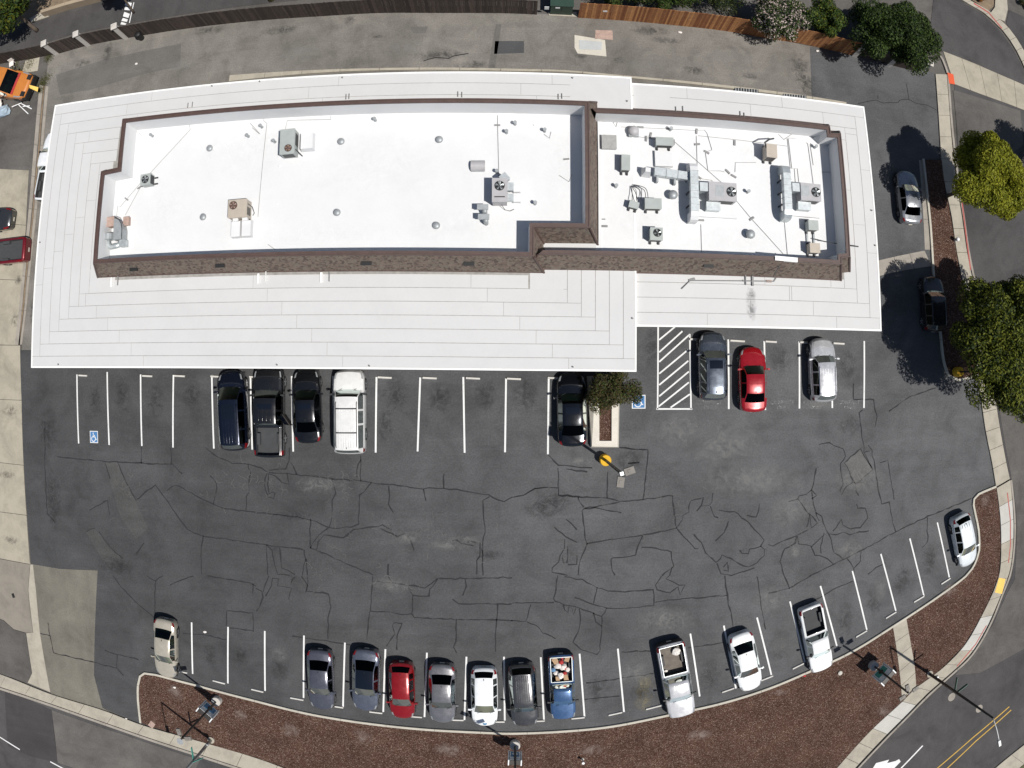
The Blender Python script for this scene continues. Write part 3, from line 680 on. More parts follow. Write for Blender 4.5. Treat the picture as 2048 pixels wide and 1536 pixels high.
# stall lines
LINES = [((153.5,749),(157,887)),((214,744),(218,890)),((281,749),(283.5,892)),((347,750),(346,895)),((424,750),(428,897)),((501.5,752),(505,899)),((584,752),(587,903)),((666.5,752),(670.7,903)),((753,754),(751.5,905)),((840,755),(835,903)),((926,754),(929,906)),((1012,757),(1010,905)),((1098,757),(1096,909)),
 ((1456,679),(1457,818)),((1528,682),(1530,820)),((1598,683),(1598.5,817)),((1662,690),(1664.5,816)),((1728.6,682),(1728,816)),
 ((383,1245),(385,1348)),((456,1254),(455.5,1367)),((529.5,1262),(530,1382)),((608,1271),(607,1396)),((690,1285),(686,1414)),((771,1298),(766.5,1424)),((854,1305),(849,1434)),((933,1313),(929,1440)),((1008,1313),(1009.5,1441)),((1081.5,1314),(1088,1441)),((1159,1307),(1169,1433)),((1235.5,1297),(1248,1424)),((1380.5,1267),(1399.5,1393)),((1447.5,1251),(1472,1377)),((1514,1235),(1543,1350)),((1580,1203),(1610,1325)),((1641,1172),(1674,1292)),((1705,1142),(1734,1260)),((1762,1108),(1792,1222)),((1820,1077),(1848,1192)),((1875,1045),(1899,1156))]
for a, c in LINES: ribbon('stall_line', [a, c], 0.115, Z2, 'line', lot)
zx = lambda x, y: (1300 + x / 4.6545, 640 + y / 4.6545)
for a, c in (((75, 55), (70, 830)), ((368, 130), (380, 830)), ((58, 828), (392, 828)), ((85, 185), (245, 52)), ((85, 300), (300, 105)), ((85, 390), (362, 140)), ((85, 500), (355, 275)), ((85, 605), (355, 380)), ((85, 710), (360, 480)), ((80, 805), (360, 580)), ((190, 815), (370, 690))):
    ribbon('hatch_line', [zx(*a), zx(*c)], 0.10, Z2, 'line', lot)

def wheelchair(cx, cy, w, h):
    """pavement symbol: blue square, white border, seated figure on a wheel"""
    c = S(cx, cy)
    def q(name, pts, z, mt): mesh(name, [(c.x + x * w / 2, c.y + y * h / 2, z) for x, y in pts], [tuple(range(len(pts)))], mt, lot)
    q('symbol_border', [(-1, -1), (1, -1), (1, 1), (-1, 1)], Z2, 'line')
    q('symbol_field', [(-.87, -.88), (.87, -.88), (.87, .88), (-.87, .88)], Z3, 'blue_mark')
    g = B()
    def rb(pts, ww):
        v, f = ribbon_vf([Vector((c.x + x * w / 2, c.y + y * h / 2, 0)) for x, y in pts], ww, 0.020); g.add(v, f)
    rb([(-.12 + .46 * math.cos(t), -.32 + .42 * math.sin(t)) for t in [R(110 + k * 20) for k in range(13)]], 0.055)
    rb([(-.14, .42), (-.10, .02), (.30, .0), (.48, -.42), (.66, -.36)], 0.075)
    rb([(-.12, .24), (.26, .22)], 0.06)
    g.add([(c.x + (-.16 + .11 * math.cos(k)) * w / 2, c.y + (.62 + .11 * math.sin(k)) * h / 2, 0.020) for k in [i * math.pi / 5 for i in range(10)]], [tuple(range(10))])
    g.out('wheelchair_symbol', 'white_line', lot)
wheelchair(187.5, 874, 0.72, 0.86)
wheelchair(1277.5, 803.5, 0.88, 0.88)

def ground_text(txt, cx, cy, size):
    cu = bpy.data.curves.new('stall_lettering', 'FONT'); cu.body = txt; cu.size = size
    cu.align_x = 'CENTER'; cu.align_y = 'CENTER'; cu.offset = 0.012
    to = bpy.data.objects.new('t', cu); COL.objects.link(to)
    dg = bpy.context.evaluated_depsgraph_get()
    me = bpy.data.meshes.new_from_object(to.evaluated_get(dg))
    bpy.data.objects.remove(to)
    me.materials.clear(); me.materials.append(M['faded'])
    o = bpy.data.objects.new('stall_lettering', me); COL.objects.link(o); o.parent = lot
    p = S(cx, cy); o.location = (p.x, p.y, Z2)
for x in (1418, 1564, 1630, 1698):
    ground_text('COMPACT', x, 805, 0.36); ground_text('ONLY', x + 2, 815, 0.34)

# ---- strip of kerb concrete behind the building
rw = empty('rear_walkway', S(1000, 150)); rw['kind'] = 'structure'
slabs('paving_slab', [(458, 163), (640, 146), (787, 141), (1024, 143), (1131, 145), (1262, 157), (1450, 176), (1600, 195), (1693, 209)], [(460, 151), (640, 140.3), (787, 136.5), (1024, 138.5), (1131, 141.5), (1262, 153), (1450, 171), (1600, 190), (1693, 205)], 16, 0, 0.1, 'walk', rw)
for x0, y0, x1, y1 in ((1469, 175, 1517, 183), (1566, 187, 1613, 195)):
    g_ = B(); g_.prism([S2(x0, y0, .1), S2(x1, y0 + 4, .1), S2(x1, y1 + 4, .1), S2(x0, y1, .1)], 0.10, 0.112)
    gr = g_.out('drain_grate', 'black', rw)
    for k in range(9):
        t = (k + .5) / 9
        B().prism([S2(x0 + (x1 - x0) * t - .8, y0 + 4 * t, .1), S2(x0 + (x1 - x0) * t + .8, y0 + 4 * t, .1), S2(x0 + (x1 - x0) * t + .8, y1 + 4 * t, .1), S2(x0 + (x1 - x0) * t - .8, y1 + 4 * t, .1)], 0.112, 0.125).out('grate_bar', 'galv_dull', gr)

# ---- bark beds and kerbs
KB = [(282, 1445), (277, 1400), (277, 1370), (281, 1352), (290, 1346), (312, 1349), (357, 1361), (400, 1372), (455, 1387), (510, 1401), (612, 1426), (712, 1443), (837, 1457), (962, 1464), (1024, 1466), (1124, 1462), (1224, 1452), (1349, 1427), (1449, 1404.5), (1536, 1377), (1611, 1346), (1701, 1304.5), (1786, 1252), (1873, 1194.5), (1930, 1152), (1948, 1128)]
KB2 = [(1948, 1128), (1957, 1100), (1956, 1060), (1950, 1030), (1946, 1010), (1947, 998), (1956, 988), (1991, 973)]
bed = sheet('bark_bed', KB + KB2[1:] + [(1998, 1030), (2000, 1090), (1996, 1150), (1975, 1203), (1959, 1235), (1927, 1290), (1879, 1339), (1832, 1373), (1802, 1403), (1737, 1463), (1672, 1535), (1640, 1580), (1200, 1640), (800, 1600), (600, 1545), (512, 1514), (400, 1481), (300, 1451)], 0.10, 'bark', kind='structure')
kb = empty('bed_kerb', S(1000, 1466)); kb['kind'] = 'structure'
kerb('kerb_stone', KB, 0.19, 0.0, 0.15, 'kerb', kb)
kerb('kerb_stone', KB2, 0.19, 0.0, 0.15, 'kerb', kb)
stains(bed, 'dust', [(580, 1460, 1.0, .8), (725, 1475, 1.0, .9), (350, 1385, .9, .9), (480, 1430, .8, .6), (1560, 1385, 1.0, .4), (1770, 1420, .9, 1.0), (1180, 1500, 1.6, .7), (1400, 1470, 1.4, .6), (1900, 1180, 1.0, .8), (900, 1500, 1.6, .8), (1970, 1000, .7, .7)], .104)
pb = sheet('planting_strip', [(1850, 320), (1884, 320), (1890, 380), (1900, 430), (1911, 500), (1925, 580), (1945, 660), (1958, 748), (1916, 758), (1898, 750), (1887, 722), (1880, 664), (1872, 600), (1866, 540), (1860, 460), (1857, 420)], 0.10, 'bark', kind='structure')
kb2 = empty('strip_kerb', S(1866, 540)); kb2['kind'] = 'structure'
kerb('kerb_stone', [(1846, 318), (1855, 400), (1860, 450), (1866, 540), (1872, 600), (1880, 664), (1887, 722), (1898, 752), (1916, 760), (1958, 750)], 0.2, 0, 0.15, 'kerb', kb2)
sg = empty('strip_gutter', S(1850, 500)); sg['kind'] = 'structure'
slabs('gutter_stone', [(1838, 320), (1846, 420), (1850, 500)], [(1844, 320), (1856, 420), (1863, 500)], 3, 0, 0.02, 'gutter', sg)
slabs('gutter_stone', [(1757, 521), (1800, 511), (1850, 501)], [(1758, 552), (1805, 541), (1864, 532)], 3, 0, 0.02, 'gutter', sg)

# pavements round the corner (slabs one by one)
sw1 = empty('corner_pavement', S(1990, 1180)); sw1['kind'] = 'structure'
slabs('paving_slab', [(1992, 976), (1999, 1030), (2001, 1090), (1997, 1150), (1976, 1203), (1960, 1235), (1928, 1290), (1880, 1339), (1833, 1373), (1803, 1403), (1738, 1463), (1673, 1535), (1640, 1575)], [(2019, 960), (2024, 1020), (2025, 1075), (2018, 1140), (2000, 1189), (1974, 1249), (1940, 1306), (1900, 1345), (1855, 1384), (1815, 1425), (1760, 1480), (1700, 1545), (1668, 1590)], 19, 0, 0.13, 'walk', sw1, mats=['walk', 'walk_new', 'walk_new', 'walk', 'walk', 'walk'])
kerb('kerb_stone', [(2021, 960), (2027, 1020), (2028, 1075), (2021, 1140), (2003, 1190), (1978, 1251), (1943, 1309), (1903, 1348), (1859, 1387), (1819, 1428), (1764, 1484), (1705, 1548), (1672, 1595)], 0.2, 0, 0.125, 'gutter', sw1)
ribbon('red_kerb_line', [(2013, 985), (2019, 1040), (2019, 1090), (2015, 1125)], 0.10, 0.135, 'faded_red', sw1)
ribbon('red_kerb_line', [(1971, 1250), (1950, 1287), (1912, 1332)], 0.10, 0.135, 'faded_red', sw1)
slab('tactile_pad', [(1996, 1155), (2009, 1157), (2002, 1187), (1988, 1184)], 0.131, 0.142, 'yellow_pad', sw1)
sw2 = empty('right_pavement', S(1975, 850)); sw2['kind'] = 'structure'
slabs('paving_slab', [(1953, 748), (1960, 790), (1970, 860), (1983, 925), (1991, 974)], [(1980, 745), (1988, 790), (1999, 860), (2011, 925), (2018, 958)], 6, 0, 0.13, 'walk', sw2)
slabs('paving_slab', [(1870, 149), (1876, 230), (1882, 320), (1891, 380), (1902, 430), (1912, 500), (1924, 560), (1940, 640), (1953, 746)], [(1892, 150), (1898, 230), (1904, 300), (1914, 380), (1922, 430), (1932, 500), (1944, 560), (1960, 640), (1979, 744)], 13, 0, 0.12, 'walk', sw2)
kerb('kerb_stone', [(1895, 150), (1901, 230), (1908, 300), (1918, 380), (1926, 430), (1936, 500), (1948, 560), (1964, 640), (1983, 744)], 0.22, 0, 0.12, 'gutter', sw2)
ribbon('red_kerb_line', [(1922, 400), (1932, 480), (1940, 540)], 0.12, 0.127, 'faded_red', sw2)
slab('red_kerb_block', [(1893, 146), (1905, 150), (1908, 170), (1897, 168)], 0.121, 0.14, 'red_paint', sw2)
kerb('kerb_stone', [(1866, 98), (1874, 104), (1884, 120), (1890, 135), (1894, 147)], 0.22, 0, 0.13, 'gutter', sw2)
pth = empty('bed_path', S(1815, 1320)); pth['kind'] = 'structure'
slabs('paving_slab', [(1785, 1253), (1794, 1310), (1800, 1360), (1803, 1400)], [(1812, 1238), (1821, 1290), (1828, 1330), (1831, 1371)], 5, 0.05, 0.125, 'walk', pth)
sw3 = empty('front_pavement', S(250, 1450)); sw3['kind'] = 'structure'
slabs('paving_slab', [(-120, 1310), (0, 1347), (102, 1387), (205, 1419), (284, 1449), (400, 1482), (512, 1515), (600, 1547), (700, 1575)], [(-130, 1332), (0, 1372), (100, 1405), (200, 1440), (280, 1468), (395, 1506), (500, 1540), (590, 1568), (690, 1596)], 14, 0, 0.12, 'walk', sw3)
kerb('kerb_stone', [(-130, 1336), (0, 1376), (100, 1409), (200, 1444), (280, 1472), (395, 1510), (500, 1544), (590, 1572)], 0.25, 0, 0.10, 'gutter', sw3)
c = S(360, 1483, .12)
B().lathe((c.x, c.y, .12), [(0.28, 0), (0.28, 0.012)], 16).out('manhole_cover', 'galv_dull', sw3)
slab('utility_cover', [(303, 1440), (312, 1448), (306, 1456), (297, 1449)], 0.1, 0.135, 'hvac_rust', sw3)
c = S(27, 1191); B().box((c.x, c.y, 0.016), (0.28, 0.36, 0.012), 0.3).out('drain_grate', 'black', drv)

# ------------------------------------------------------------------ the building
ZL, ZR = 3.60, 3.40            # lower roofs (left wing, right wing)
FL, FR = 3.70, 3.62            # upper roof floors
TL, TR = 5.55, 5.30            # parapet tops
bld = thing('commercial_building', 'long white-roofed shopping building with brown shingled parapets', 'building', S(700, 460))

def poly_off(P, d):
    """offset a counter-clockwise polygon outwards by d (mitred)"""
    n = len(P); out = []
    for i in range(n):
        a, c, e = Vector(P[i - 1]), Vector(P[i]), Vector(P[(i + 1) % n])
        u = (c - a).normalized(); w = (e - c).normalized()
        n1 = Vector((u.y, -u.x)); n2 = Vector((w.y, -w.x))
        m = n1 + n2; m = m / max(0.25, m.dot(n1) if m.length else 1)
        out.append((c.x + m.x * d, c.y + m.y * d))
    return out

def quad_pt(Q, a, c):
    """bilinear point in quad Q = (SW, SE, NE, NW)"""
    p = Vector(Q[0]).lerp(Vector(Q[1]), a); q = Vector(Q[3]).lerp(Vector(Q[2]), a); return p.lerp(q, c)

QL = [S2(63.5, 734, ZL), S2(1271, 741.5, ZL), S2(1261, 156, ZL), S2(111.5, 212, ZL)]
QR = [S2(1271, 651, ZR), S2(1761.5, 660.5, ZR), S2(1727, 214.5, ZR), S2(1263, 168, ZR)]

# walls under the eaves
wl_ = B()
wi = poly_off(QL, -1.6); wl_.prism(wi, 0, ZL - 0.32); wl_.out('wall', 'wall_beige', bld)
wi = poly_off(QR, -1.4); wi[0] = (wi[0][0] - 1.3, wi[0][1]); wi[3] = (wi[3][0] - 1.3, wi[3][1])
B().prism(wi, 0, ZR - 0.32).out('wall', 'wall_beige', bld)

def deck(Q, z, name):
    return B().prism(Q, z - 0.28, z).out(name, 'seam', bld)
dl = deck(QL, ZL, 'lower_roof')
dr = deck(QR, ZR, 'lower_roof')

def sheets(Q, z, dk, ws, spec, th=0.014, gap=0.017, west=True):
    """roofing sheets laid in courses round a quad roof. spec: side -> list of (course, a0, a1) as fractions of the free run"""
    W = (Vector(Q[1]) - Vector(Q[0])).length; H = (Vector(Q[3]) - Vector(Q[0])).length
    e = [0.0]
    for w in ws: e.append(e[-1] + w)
    def put(a0, a1, c0, c1):
        ga, gc = gap / W, gap / H
        if (a1 - a0) * W > (c1 - c0) * H: ga *= .55
        else: gc *= .55
        pts = [quad_pt(Q, a0 + ga, c0 + gc), quad_pt(Q, a1 - ga, c0 + gc), quad_pt(Q, a1 - ga, c1 - gc), quad_pt(Q, a0 + ga, c1 - gc)]
        B().prism([(p.x, p.y) for p in pts], z, z + th).out('roof_sheet', 'lower_sheet', dk)
    for side, items in spec.items():
        for (i, s0, s1, cuts) in items:
            if side in 'SN':
                lo, hi = (e[i] / W), 1 - e[i] / W
            else:
                lo, hi = (e[i + 1] / H), 1 - e[i + 1] / H
            if not west and side in 'SN': lo = 0.0
            lo, hi = max(lo, s0), min(hi, s1)
            xs = [lo] + [c for c in sorted(cuts) if lo + .01 < c < hi - .01] + [hi]
            for x0, x1 in zip(xs, xs[1:]):
                if side == 'S': put(x0, x1, e[i] / H, e[i + 1] / H)
                if side == 'N': put(x0, x1, 1 - e[i + 1] / H, 1 - e[i] / H)
                if side == 'W': put(e[i] / W, e[i + 1] / W, x0, x1)
                if side == 'E': put(1 - e[i + 1] / W, 1 - e[i] / W, x0, x1)
wsL = [0.74, 0.84, 0.84, 0.84, 0.84, 0.84, 0.84]
rs = random.Random(5)
cut = lambda i, n=4, o=0.07: [((k + 0.9 - 0.10 * i) / n) % 1.0 + 0 for k in range(n)]
def cuts(i, n=3):
    c = sorted(((k / n + 0.235 - 0.024 * i) % 1.0) for k in range(n)); return c
sheets(QL, ZL, dl, wsL, {
    'S': [(i, 0, 1, cuts(i)) for i in range(6)] + [(6, 0, 0.842, cuts(6))],
    'N': [(0, 0, 1, cuts(1)), (1, 0, 1, cuts(3)), (2, 0, 1, cuts(2)), (3, 0, 0.155, [0.09]), (4, 0, 0.155, []), (5, 0, 0.155, []), (6, 0, 0.15, [])],
    'W': [(i, 0, 1, [0.3 + 0.06 * i]) for i in range(6)] + [(6, 0, 0.75, [0.3])],
    'E': [(i, 0, 0.36, []) for i in range(7)] + [(0, 0.86, 1, [])]})
B().prism([S2(1060, 540, ZL), S2(1127, 528, ZL), S2(1127, 580, ZL), S2(1060, 580, ZL)], ZL, ZL + .009).out('roof_sheet', 'lower_sheet', dl)
B().prism([S2(180, 540, ZL), S2(230, 540, ZL), S2(230, 580, ZL), S2(180, 580, ZL)], ZL, ZL + .009).out('roof_sheet', 'lower_sheet', dl)
B().prism([S2(1140, 162, ZL), S2(1259, 166, ZL), S2(1260, 226, ZL), S2(1140, 222, ZL)], ZL, ZL + .009).out('roof_sheet', 'lower_sheet', dl)
B().prism([S2(1268, 175, ZR), S2(1340, 180, ZR), S2(1340, 235, ZR), S2(1268, 228, ZR)], ZR, ZR + .009).out('roof_sheet', 'lower_sheet', dr)
wsR = [0.80, 0.92, 0.92, 0.6]
sheets(QR, ZR, dr, wsR, {
    'S': [(i, 0, 1, [0.27 + 0.17 * i, 0.8 - 0.1 * i]) for i in range(4)],
    'N': [(0, 0, 1, [0.22, 0.62]), (1, 0, 1, [0.48, 0.8]), (2, 0, 1, [0.3])],
    'E': [(0, 0, 1, [0.33, 0.7]), (1, 0, 1, [0.45, 0.86]), (2, 0, 1, [0.6])]}, west=False)

# white metal edge of the eaves
def edge_trim(Q, z, sides):
    n = len(Q); o = poly_off(Q, 0.06); i_ = poly_off(Q, -0.05)
    for k in sides:
        j = (k + 1) % n
        B().prism([o[k], o[j], i_[j], i_[k]], z - 0.26, z + 0.035).out('eave_trim', 'trim_white', bld)
edge_trim(QL, ZL, (0, 1, 2, 3))
edge_trim(QR, ZR, (0, 1, 2))
# gutter shadow line: drip strip dirt along the right eave
for k, (x0, y0, x1, y1) in enumerate([(1276, 646, 1420, 649), (1430, 650, 1580, 652), (1590, 653, 1735, 656)]):
    ribbon('dirt_band', [(x0, y0), (x1, y1)], 0.16, ZR + 0.019, 'oil', dr) if False else None

# left wing parapet (counter-clockwise, coping's outer edge)
def ring(px, z): return [S2(x, y, z) for x, y in px][::-1]
CL = ring([(245, 238), (1178, 203), (1180, 456), (1068.5, 455), (1068, 513), (186, 527), (202, 343), (235, 336)], TL)
CRr = ring([(1184, 217), (1660, 252), (1662, 266), (1682, 267), (1701, 514), (1684, 516), (1684, 529), (1076, 509), (1080, 474), (1189, 474)], TR)

def parapet(P, top, low, floor, run, skip, cw=0.27):
    n = len(P); inn = poly_off(P, -cw); base = poly_off(P, run); lip = poly_off(P, -0.02); lip2 = poly_off(inn, 0.02)
    for i in range(n):
        if i in skip: continue
        j = (i + 1) % n
        # shingled slope outside
        a, c = lip[i], lip[j]; d, e_ = base[j], base[i]
        mesh('shingle_slope', [(e_[0], e_[1], low), (d[0], d[1], low), (c[0], c[1], top - 0.1), (a[0], a[1], top - 0.1)], [(0, 1, 2, 3)], 'shingle' if (i % 2 == 0) else 'shingle', bld)
        # white inner face
        u, w = lip2[i], lip2[j]
        u2, w2 = poly_off(inn, -0.04)[i], poly_off(inn, -0.04)[j]
        mesh('parapet_wall', [(w2[0], w2[1], floor), (u2[0], u2[1], floor), (u[0], u[1], top - 0.1), (w[0], w[1], top - 0.1)], [(0, 1, 2, 3)], 'upper_sheet', bld)
        # coping: flat metal cap with a raised outer hem
        B().prism([P[i], P[j], inn[j], inn[i]], top - 0.12, top).out('coping', 'coping', bld)
        o2, i2 = P, poly_off(P, -0.07)
        B().prism([o2[i], o2[j], i2[j], i2[i]], top, top + 0.05).out('coping_hem', 'coping', bld)
        # eave strip at the foot of the slope
        b1, b2 = poly_off(base, 0.03), poly_off(base, -0.03)
        B().prism([b1[i], b1[j], b2[j], b2[i]], low + 0.016, low + 0.07).out('slope_foot', 'coping', bld)
    return inn
inL = parapet(CL, TL, ZL, FL, 0.66, set())
# order of CRr after reversing: edges along the left wing are skipped
inR = parapet(CRr, TR, ZR, FR, 0.74, {0, 1, 9})
# hips on the slope corners
def hip(a, z0, b_, z1): B().tube([(a[0], a[1], z0), (b_[0], b_[1], z1)], 0.07, 6).out('hip_cap', 'coping', bld)
for i in range(len(CL)): hip(poly_off(CL, 0.66)[i], ZL + .03, CL[i], TL - .1)
for i in (2, 3, 4, 5, 6, 7, 8): hip(poly_off(CRr, 0.74)[i], ZR + .03, CRr[i], TR - .1)
# upper roofs
def floor_mesh(P, z, name):
    bm = bmesh.new(); bm.faces.new([bm.verts.new((x, y, z)) for x, y in P]); bm.normal_update(); bmesh.ops.triangulate(bm, faces=bm.faces[:])
    bm.verts.index_update(); v = [tuple(q.co) for q in bm.verts]; f = [tuple(q.index for q in k.verts) for k in bm.faces]; bm.free()
    return mesh(name, v, f, 'upper_sheet', bld)
floor_mesh(poly_off(inL, 0.05), FL, 'upper_roof')
PR = [(x, y) for x, y in inR]
floor_mesh(poly_off(inR, 0.1), FR, 'upper_roof')
# raised cant where the right roof meets the left wing
B().prism([S2(1191, 225, FR), S2(1201, 228, FR), S2(1203, 500, FR), S2(1191, 500, FR)], FR - .02, FR + .05).out('roof_cant', 'upper_sheet', bld)
B().prism([S2(1081, 477, FR), S2(1192, 477, FR), S2(1192, 499, FR), S2(1080, 497, FR)], FR - .02, FR + .12).out('roof_cant', 'lower_sheet', bld)
# small hipped corner inside the right parapet
p0 = [S2(1625, 276, FR), S2(1637, 287, FR), S2(1660, 270, FR), S2(1657, 262, FR)]
B().prism(p0, FR - .02, FR + 1.0, [S2(1655, 262, FR + 1), S2(1657, 266, FR + 1), S2(1661, 266, FR + 1), S2(1659, 261, FR + 1)]).out('corner_cant', 'upper_sheet', bld)
# white scupper saddle over the right parapet
B().prism([S2(1549, 512, TR), S2(1594, 516, TR), S2(1594, 525, TR), S2(1549, 521, TR)], TR - .1, TR + .12).out('scupper_saddle', 'trim_white', bld)
# dark vents in the shingle slope
for (x, y, z) in ((440, 531, 4.7), (733, 526.5, 4.7), (938, 527, 4.7), (1417, 531, 4.5), (267, 538, 4.6)):
    c = S(x, y, z); g = B(); g.box(c, (0.62, 0.26, 0.10))
    for k in range(4): g.box((c.x - .24 + .16 * k, c.y + .13, c.z + .02), (.05, .10, .14))
    g.out('slope_vent', 'black', bld)
# drain spouts from the parapet foot onto the lower roof
for (x, y, w, mt) in ((222.5, 564, .13, 'trim_white'), (517, 557, .13, 'trim_white'), (643, 555, .15, 'trim_white'), (235, 561, .05, 'pipe_grey'), (659, 553, .04, 'pipe_grey'), (532, 553, .04, 'trim_white'), (1505, 562, .12, 'pipe_grey'), (1491, 560, .05, 'pipe_grey')):
    zb = ZL if x < 1200 else ZR
    c = S(x, y, zb + .1); B().box((c.x, c.y, zb + .09), (w, .62, .1)).out('drain_spout', mt, bld)
for (x, y) in ((375, 210), (384, 208), (692, 193), (698, 192), (916, 188), (924, 189), (1117, 193), (1124, 192), (1352, 218), (1366, 217), (1481, 227), (1489, 230)):
    zb = ZL if x < 1260 else ZR
    c = S(x, y, zb + .1); B().box((c.x, c.y, zb + .07), (.05, .36, .07)).out('drain_spout', 'pipe_grey', bld)
# lightning of small plumbing vents on the lower roof
for (x, y) in ((424, 172), (685, 155.5), (519.5, 163), (1145, 156.5), (1254, 203), (80.5, 485), (117, 729), (555, 730), (739, 732), (1146.5, 734), (1265, 637), (1743, 421), (1750, 491)):
    zb = ZL if x < 1275 else ZR
    c = S(x, y, zb); B().lathe((c.x, c.y, zb), [(.05, 0), (.05, .14)], 8).out('vent_pipe', 'pipe_grey', bld)

# pipes and conduits on the roofs
def pipe(pts, zf, r=0.015, dz=0.04, mat='pipe_grey', name='conduit'):
    B().tube([S(x, y, zf + dz) for x, y in pts], r, 6).out(name, mat, bld)
def block(x, y, zf, w=.42, d=.13, rz=0.0, mat='pipe_grey'):
    c = S(x, y, zf); B().box((c.x, c.y, zf + .045), (w, d, .09), rz).out('pipe_block', mat, bld)
for pts in ([(380, 259), (347, 295), (300, 346)], [(281, 365.5), (253, 398), (240, 413), (235, 411), (232.6, 431)], [(280, 375), (250, 430)], [(528, 236), (527, 241), (533.7, 246.7), (516, 434)], [(570, 261), (574.5, 240.5), (662, 239), (660, 232)], [(995, 231), (998, 360)], [(378, 247), (380, 259)], [(500, 246), (520, 268)], [(504, 255), (518, 267)], [(536, 489), (550, 499)], [(1088, 269), (1099, 277), (1102, 264)], [(1118, 351), (1138, 364), (1144, 349)], [(262, 255), (284, 271)]):
    pipe(pts, FL)
for x, y, a in ((995, 251, 0), (279, 375, .5), (253, 398, -.6), (1133, 319, .1)): block(x, y, FL, .34, .09, a)
for pts in ([(1241, 254), (1391, 261)], [(1396, 260.6), (1409, 260), (1414, 266), (1424, 300), (1412, 304)], [(1392.6, 271.5), (1395, 353), (1404, 358), (1424, 361), (1425, 367)], [(1396, 271.5), (1460, 278), (1574, 292)], [(1349.5, 284), (1446.6, 368.6)], [(1472, 401), (1503, 438), (1566, 507.6)], [(1568, 435), (1575, 511)], [(1574.7, 276.5), (1581, 336.6), (1589, 337), (1591, 364)], [(1577, 277), (1584, 337), (1595, 337), (1598, 364)], [(1613, 285), (1616, 287), (1627, 368)], [(1622, 286), (1621, 291), (1627, 330)], [(1401.5, 449), (1403, 505)], [(1411, 306), (1416, 342), (1440, 342), (1449, 344)], [(1470, 344), (1471, 325), (1512, 325)], [(1306, 334), (1338, 337), (1350, 343)], [(1225, 243), (1232, 254), (1239, 228)], [(1557, 268), (1568, 279), (1593, 262)], [(1578, 276), (1592, 276)], [(1278, 274), (1310, 278)], [(1644, 344), (1665, 344)]):
    pipe(pts, FR)
for x, y, a in ((1281, 255, 0), (1339, 258.6, 0), (1393, 263, 1.4), (1292, 278, 1.5), (1347, 285, 1.5), (1394, 289, .15), (1413, 305, -.5), (1455, 344, -.8), (1397, 355, -.6), (1469, 286, 1.5), (1467, 353, -.5), (1503, 438, .6), (1402, 441, 0), (1301, 271, 1.3), (1209, 453, 0)): block(x, y, FR, .36, .12, a)
block(1207, 439, FR, .2, .05); block(1486, 562, ZR, .1, .1, 0)
pipe([(1363, 578), (1380, 561.5), (1548, 563), (1552, 556)], ZR, .03, .1); block(1383, 560, ZR, .42, .14, .3); block(1537, 563, ZR, .36, .14, 0, 'hvac_rust')
pipe([(1700, 491), (1717, 493)], ZR, .045, .3, 'cable'); pipe([(1648, 483), (1674, 487)], FR, .03, .6, 'cable'); pipe([(1630, 478), (1650, 483)], FR, .03, .4, 'cable')
pipe([(1575, 511), (1563, 525), (1553, 541), (1546, 555)], ZR + 1.3, .03, 0, 'cable', 'cable')

# mushroom and pipe vents, parts of the roof
def dome(x, y, zf, r, h, mat='galv_dull'):
    c = S(x, y, zf); B().lathe((c.x, c.y, zf - .01), [(r * .8, 0), (r * .8, h * .45), (r, h * .5), (r * .95, h * .68), (r * .7, h * .88), (r * .3, h)], 16).out('roof_vent', mat, bld, smooth=True)
for x, y in ((420, 297), (683, 284), (879, 280.5), (407, 434.5), (675, 426), (873, 452)): dome(x, y, FL, .235, .26)
def stack(x, y, zf, r=.075, h=.38):
    c = S(x, y, zf); B().lathe((c.x, c.y, zf - .01), [(r * 1.5, 0), (r * 1.3, .05), (r, .08), (r, h), (r * 1.5, h + .02), (r * 1.5, h + .09)], 12).out('pipe_vent', 'galv_dull', bld)
for x, y in ((305, 272), (524, 254), (497, 273), (550, 284), (751, 241), (1030, 249), (1013, 266), (1089, 263), (994, 345), (1070, 408)): stack(x, y, FL)
for x, y in ((1231, 374), (1494, 385), (1629, 295), (1340, 260)): stack(x, y, FR)
for x, y in ((1343, 393), (1497, 471)):
    c = S(x, y, FR); B().lathe((c.x, c.y, FR - .01), [(.2, 0), (.2, .35), (.29, .42), (.29, .5), (.2, .6), (.08, .64)], 16).out('roof_vent', 'galv_dull', bld, smooth=True)
for x, y in ((455, 288), (536, 281), (558, 315), (559, 333), (554, 407), (1068, 251), (241, 367)):
    c = S(x, y, FL); B().lathe((c.x, c.y, FL - .01), [(.05, 0), (.035, .12)], 8).out('pipe_vent', 'trim_white', bld)

stains(bld, 'roof_dirt', [(500, 300, 5, 3), (760, 330, 6, 3), (900, 450, 5, 1.6), (330, 420, 3, 3), (640, 470, 6, 1.2), (1120, 330, 1.6, 4), (620, 240, 6, .8)], FL + .004)
stains(bld, 'roof_dirt', [(1280, 440, 4, 2.5), (1480, 480, 5, 1.5), (1500, 300, 4, 1.2), (1640, 450, 1.2, 3), (1360, 300, 3, 1.5)], FR + .004)
stains(bld, 'oil', [(1502, 610, .5, 1.6)], ZR + .018)
# ------------------------------------------------------------------ rooftop machines
HG = 'machines on the white roof'
def hv(name, label, cat, x, y, zf, rz=0.0):
    return thing(name, label, cat, S(x, y, zf), rz, HG)

